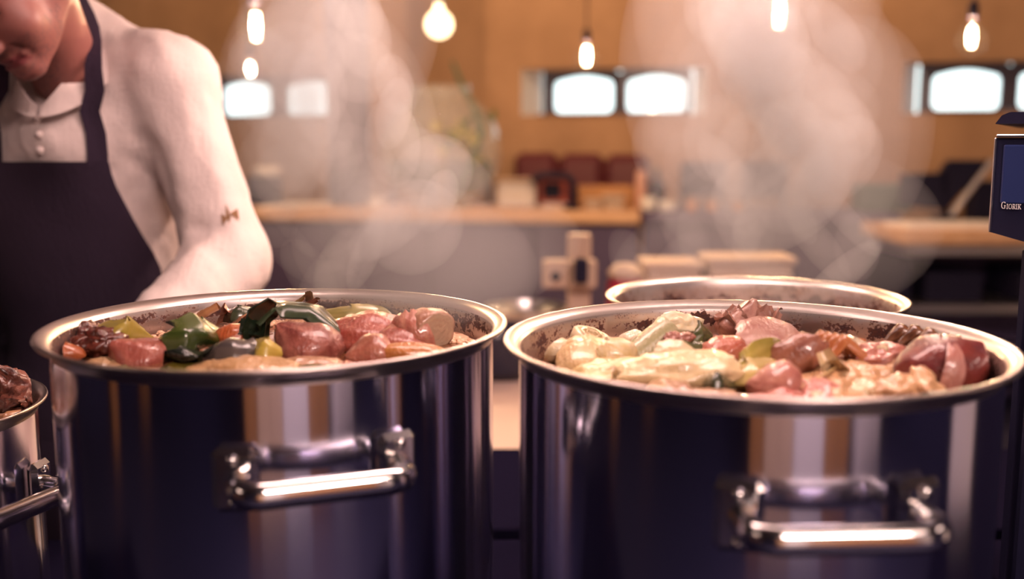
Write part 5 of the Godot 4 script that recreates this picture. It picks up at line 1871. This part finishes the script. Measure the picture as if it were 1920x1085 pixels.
	# beige scum and lumps at the front right
	for k in 7:
		lump("cabbage_piece", ["tan soft lump in front of the forked stem", "orange-tan soft lump at the front, left of centre right", "glistening tan lump before the rosy meat", "tan lump at the front rim, second from the right", "rosy tan lump beside the dark red onion", "small tan lump left of the dark red onion", "rightmost tan lump at the front rim"][k], "cabbage", P.call([1565, 1560, 1625, 1680, 1700, 1690, 1735][k], [715, 738, 705, 735, 708, 690, 738][k], -0.012), Vector3(0.034, 0.016, 0.026), tilt(0.2 * k, k * 1.3, 0.2), Color(0.60, 0.32, 0.15), Color(0.78, 0.50, 0.28), G, 0.0, 5.0, 0.22, "wet food", 80 + k)
	var herb := Buf.new()
	for k in 5:
		var c: Vector3 = P.call([1690, 1716, 1745, 1790, 1822][k], [632, 634, 640, 652, 655][k], 0.008)
		var hb := leaf("herb_sprig", ["leftmost browned herb sprig on the right wall", "second browned herb sprig on the right wall", "middle browned herb sprig on the right wall", "fourth browned herb sprig on the right wall", "rightmost browned herb sprig on the right wall"][k], "herb", [c + Vector3(-0.014, -0.006, 0.0), c + Vector3(0, 0.008, -0.002), c + Vector3(0.012, -0.002, 0.004)], [0.004, 0.008, 0.003], Vector3(0.1, 0.5, -0.8), 0.004, Color(0.06, 0.018, 0.012), Color(0.34, 0.15, 0.07), G)
		hb.rotation.x = 0.0
	var nf := 0
	for q in [[1120, 665], [1230, 690], [1420, 690], [1330, 660], [1500, 730], [1640, 700], [1800, 715], [1480, 655], [1700, 665]]:
		nf += 1
		lump("vegetable_chunk", ["soft tan chunk under the cream petals", "soft pale chunk under the biggest cabbage", "soft yellow chunk under the long leaf", "soft rose chunk under the bright tomato", "soft brown chunk low at the front middle", "soft orange chunk under the rosy meat", "soft wine-red chunk at the right rim", "soft rose chunk under the pink slice", "soft brown chunk behind the dark red onion"][nf - 1], "vegetable", P.call(q[0], q[1], -0.032), Vector3(0.036, 0.018, 0.030), tilt(0.2 * nf, nf, 0.1 * nf), [TAN, PALE, TAN, ROSE, BROWN, TAN, WINE, ROSE, BROWN][nf - 1], [PALE, WHITE_V, PALE, TAN, TAN, ROSE, BROWN, TAN, ROSE][nf - 1], G, 0.0, 4.0, 0.15, "wet food", 100 + nf)
	bubbles("froth", "amber froth on the broth of the pot by the grill", POT_B, RIM - 0.038, [[1170, 650, 30, 6], [1300, 645, 40, 6], [1640, 690, 50, 14], [1100, 668, 30, 6], [1540, 660, 40, 8]], 700, 5, M["foam"])


func sunk_food() -> void:
	# softened pieces in the front half of the two big pots, mostly hidden by the rims
	var r := RandomNumberGenerator.new()
	r.seed = 12
	for q in [[POT_A, "vegetables in the pot by the cook", "softened chunk sunk in the broth at the front, pot by the cook"], [POT_B, "vegetables in the pot by the grill", "softened chunk sunk in the broth at the front, pot by the grill"]]:
		for k in 16:
			var a := -1.35 + 2.7 * (k % 8) / 7.0
			var d := 0.155 if k < 8 else 0.085
			var c: Vector2 = q[0] + Vector2(sin(a), cos(a)) * (d + r.randf_range(-0.012, 0.012))
			var tone: Array = [[TAN, PALE], [ROSE, PINK], [BROWN, TAN], [GREEN_M, GREEN_Y], [PALE, WHITE_V]][r.randi() % 5]
			lump("vegetable_chunk", q[2], "vegetable", Vector3(c.x, RIM - 0.043, c.y), Vector3(0.030, 0.020, 0.024) * r.randf_range(0.8, 1.15), tilt(r.randf() * 3, r.randf() * 6, r.randf() * 3), tone[0], tone[1], q[1], 0.0, 4.0, 0.16, "wet food", 200 + k)


func food_d() -> void:
	var G := "bones in the small left pot"
	var y := STOVE + 0.285
	var P := func(x: float, yy: float, dy := 0.0) -> Vector3: return on_level(x, yy, y + dy)
	var b := Buf.new()
	for k in 4:
		var c: Vector3 = P.call([25, 40, 8, 48][k], [722, 752, 770, 735][k], [0.02, 0.01, -0.006, -0.004][k])
		lump("meat_bone", ["uppermost browned bone in the small left pot", "browned knuckle bone below the uppermost one", "dark meat lump at the left of the small pot", "dark meat lump at the right of the small pot"][k], "meat", c, Vector3(0.020, 0.034, 0.018), tilt(0.3 + k, 0.4, 0.5 - 0.7 * k), Color(0.05, 0.014, 0.014), Color(0.36, 0.13, 0.09), G, 0.2, 4.0, 0.30, "wet food", 130 + k)
	leaf("leek_shoot", "pale brown rib bone lying along the front rim of the small pot", "bone", [P.call(-30, 790, 0.0), P.call(30, 786, 0.008), P.call(84, 778, 0.004)], [0.007, 0.008, 0.006], Vector3(0.1, 0.8, -0.6), 0.004, Color(0.36, 0.16, 0.08), Color(0.52, 0.27, 0.14), G)


# ---------------------------------------------------------------- steam
func steam() -> void:
	var r := RandomNumberGenerator.new()
	r.seed = 4
	var fm := []
	for q in [["thin", 1.6], ["middling", 3.2], ["dense", 5.5]]:
		var f := FogMaterial.new()
		f.resource_name = "steam " + q[0]
		f.albedo = Color(1, 1, 1)
		f.density = q[1]
		fm.append(f)
	var veil := FogMaterial.new()
	veil.resource_name = "steam veil"
	veil.albedo = Color(1, 1, 1)
	veil.density = 0.8
	# each plume: where it rises (pixel columns at rising heights), how far it spreads there, how many strands, depth
	var plumes := [
		["steam rising from the pot by the cook", [[680, 600], [700, 500], [720, 400], [700, 300], [640, 190], [600, 80], [600, -50]], [190, 230, 210, 180, 160, 150, 150], 15, -1.05],
		["thick steam rising from the pot by the grill", [[1420, 610], [1440, 500], [1470, 390], [1490, 280], [1470, 150], [1440, 30], [1430, -50]], [190, 210, 210, 190, 170, 150, 150], 19, -1.02]]
	for pl in plumes:
		var t := Node3D.new()
		t.name = numbered("steam_plume")
		add_child(t)
		tag(t, pl[0], "steam", "steam plumes")
		t.set_meta("kind", "stuff")
		var line: Array = pl[1]
		for k in pl[3]:
			# a strand: a few stretched puffs along a curling path
			var u: float = 4.5 * (k + r.randf()) / pl[3]
			var off := clampf(r.randfn() * 0.55, -1.0, 1.0)
			var z: float = pl[4] + r.randf_range(-0.13, 0.11)
			var n := 3
			var ph := r.randf() * TAU
			var m: int = r.randi() % 3
			var pts := []
			for j in n + 1:
				var v := minf(u + j * 0.50, line.size() - 1.001)
				var i := int(v)
				var w: float = lerpf(pl[2][i], pl[2][i + 1], v - i)
				pts.append(px(lerpf(line[i][0], line[i + 1][0], v - i) + (off + 0.26 * sin(ph + j * 1.2)) * w, lerpf(line[i][1], line[i + 1][1], v - i), z + 0.02 * cos(ph + j * 1.7)))
			for j in n:
				var d: Vector3 = pts[j + 1] - pts[j]
				var fv := FogVolume.new()
				fv.name = "wisp"
				fv.shape = RenderingServer.FOG_VOLUME_SHAPE_ELLIPSOID
				var wd := r.randf_range(0.03, 0.09) if u > 1.3 else r.randf_range(0.022, 0.05)
				fv.size = Vector3(wd, d.length() * r.randf_range(1.9, 2.8), wd * r.randf_range(0.9, 1.6))
				fv.material = fm[0 if absf(off) > 0.65 or u < 0.6 else 2 if wd < 0.045 else 1 if m > 0 else 0]
				t.add_child(fv, true)
				fv.position = (pts[j] + pts[j + 1]) / 2.0
				fv.quaternion = Quaternion(Vector3.UP, d.normalized())
		for q in ([[640, 250, 0.20, 0.30], [780, 480, 0.26, 0.16], [560, 180, 0.16, 0.26], [880, 490, 0.24, 0.12], [640, 40, 0.2, 0.3]] if pl[3] == 15 else [[1450, 250, 0.26, 0.34], [1480, 440, 0.30, 0.18], [1580, 260, 0.16, 0.24], [1350, 120, 0.2, 0.3], [1420, -20, 0.24, 0.3]]):
			var fv := FogVolume.new()
			fv.name = "veil"
			fv.shape = RenderingServer.FOG_VOLUME_SHAPE_ELLIPSOID
			fv.size = Vector3(q[2], q[3], 0.22)
			fv.material = veil
			t.add_child(fv, true)
			fv.position = px(q[0], q[1], pl[4])
			fv.rotation.z = r.randf_range(-0.3, 0.3)
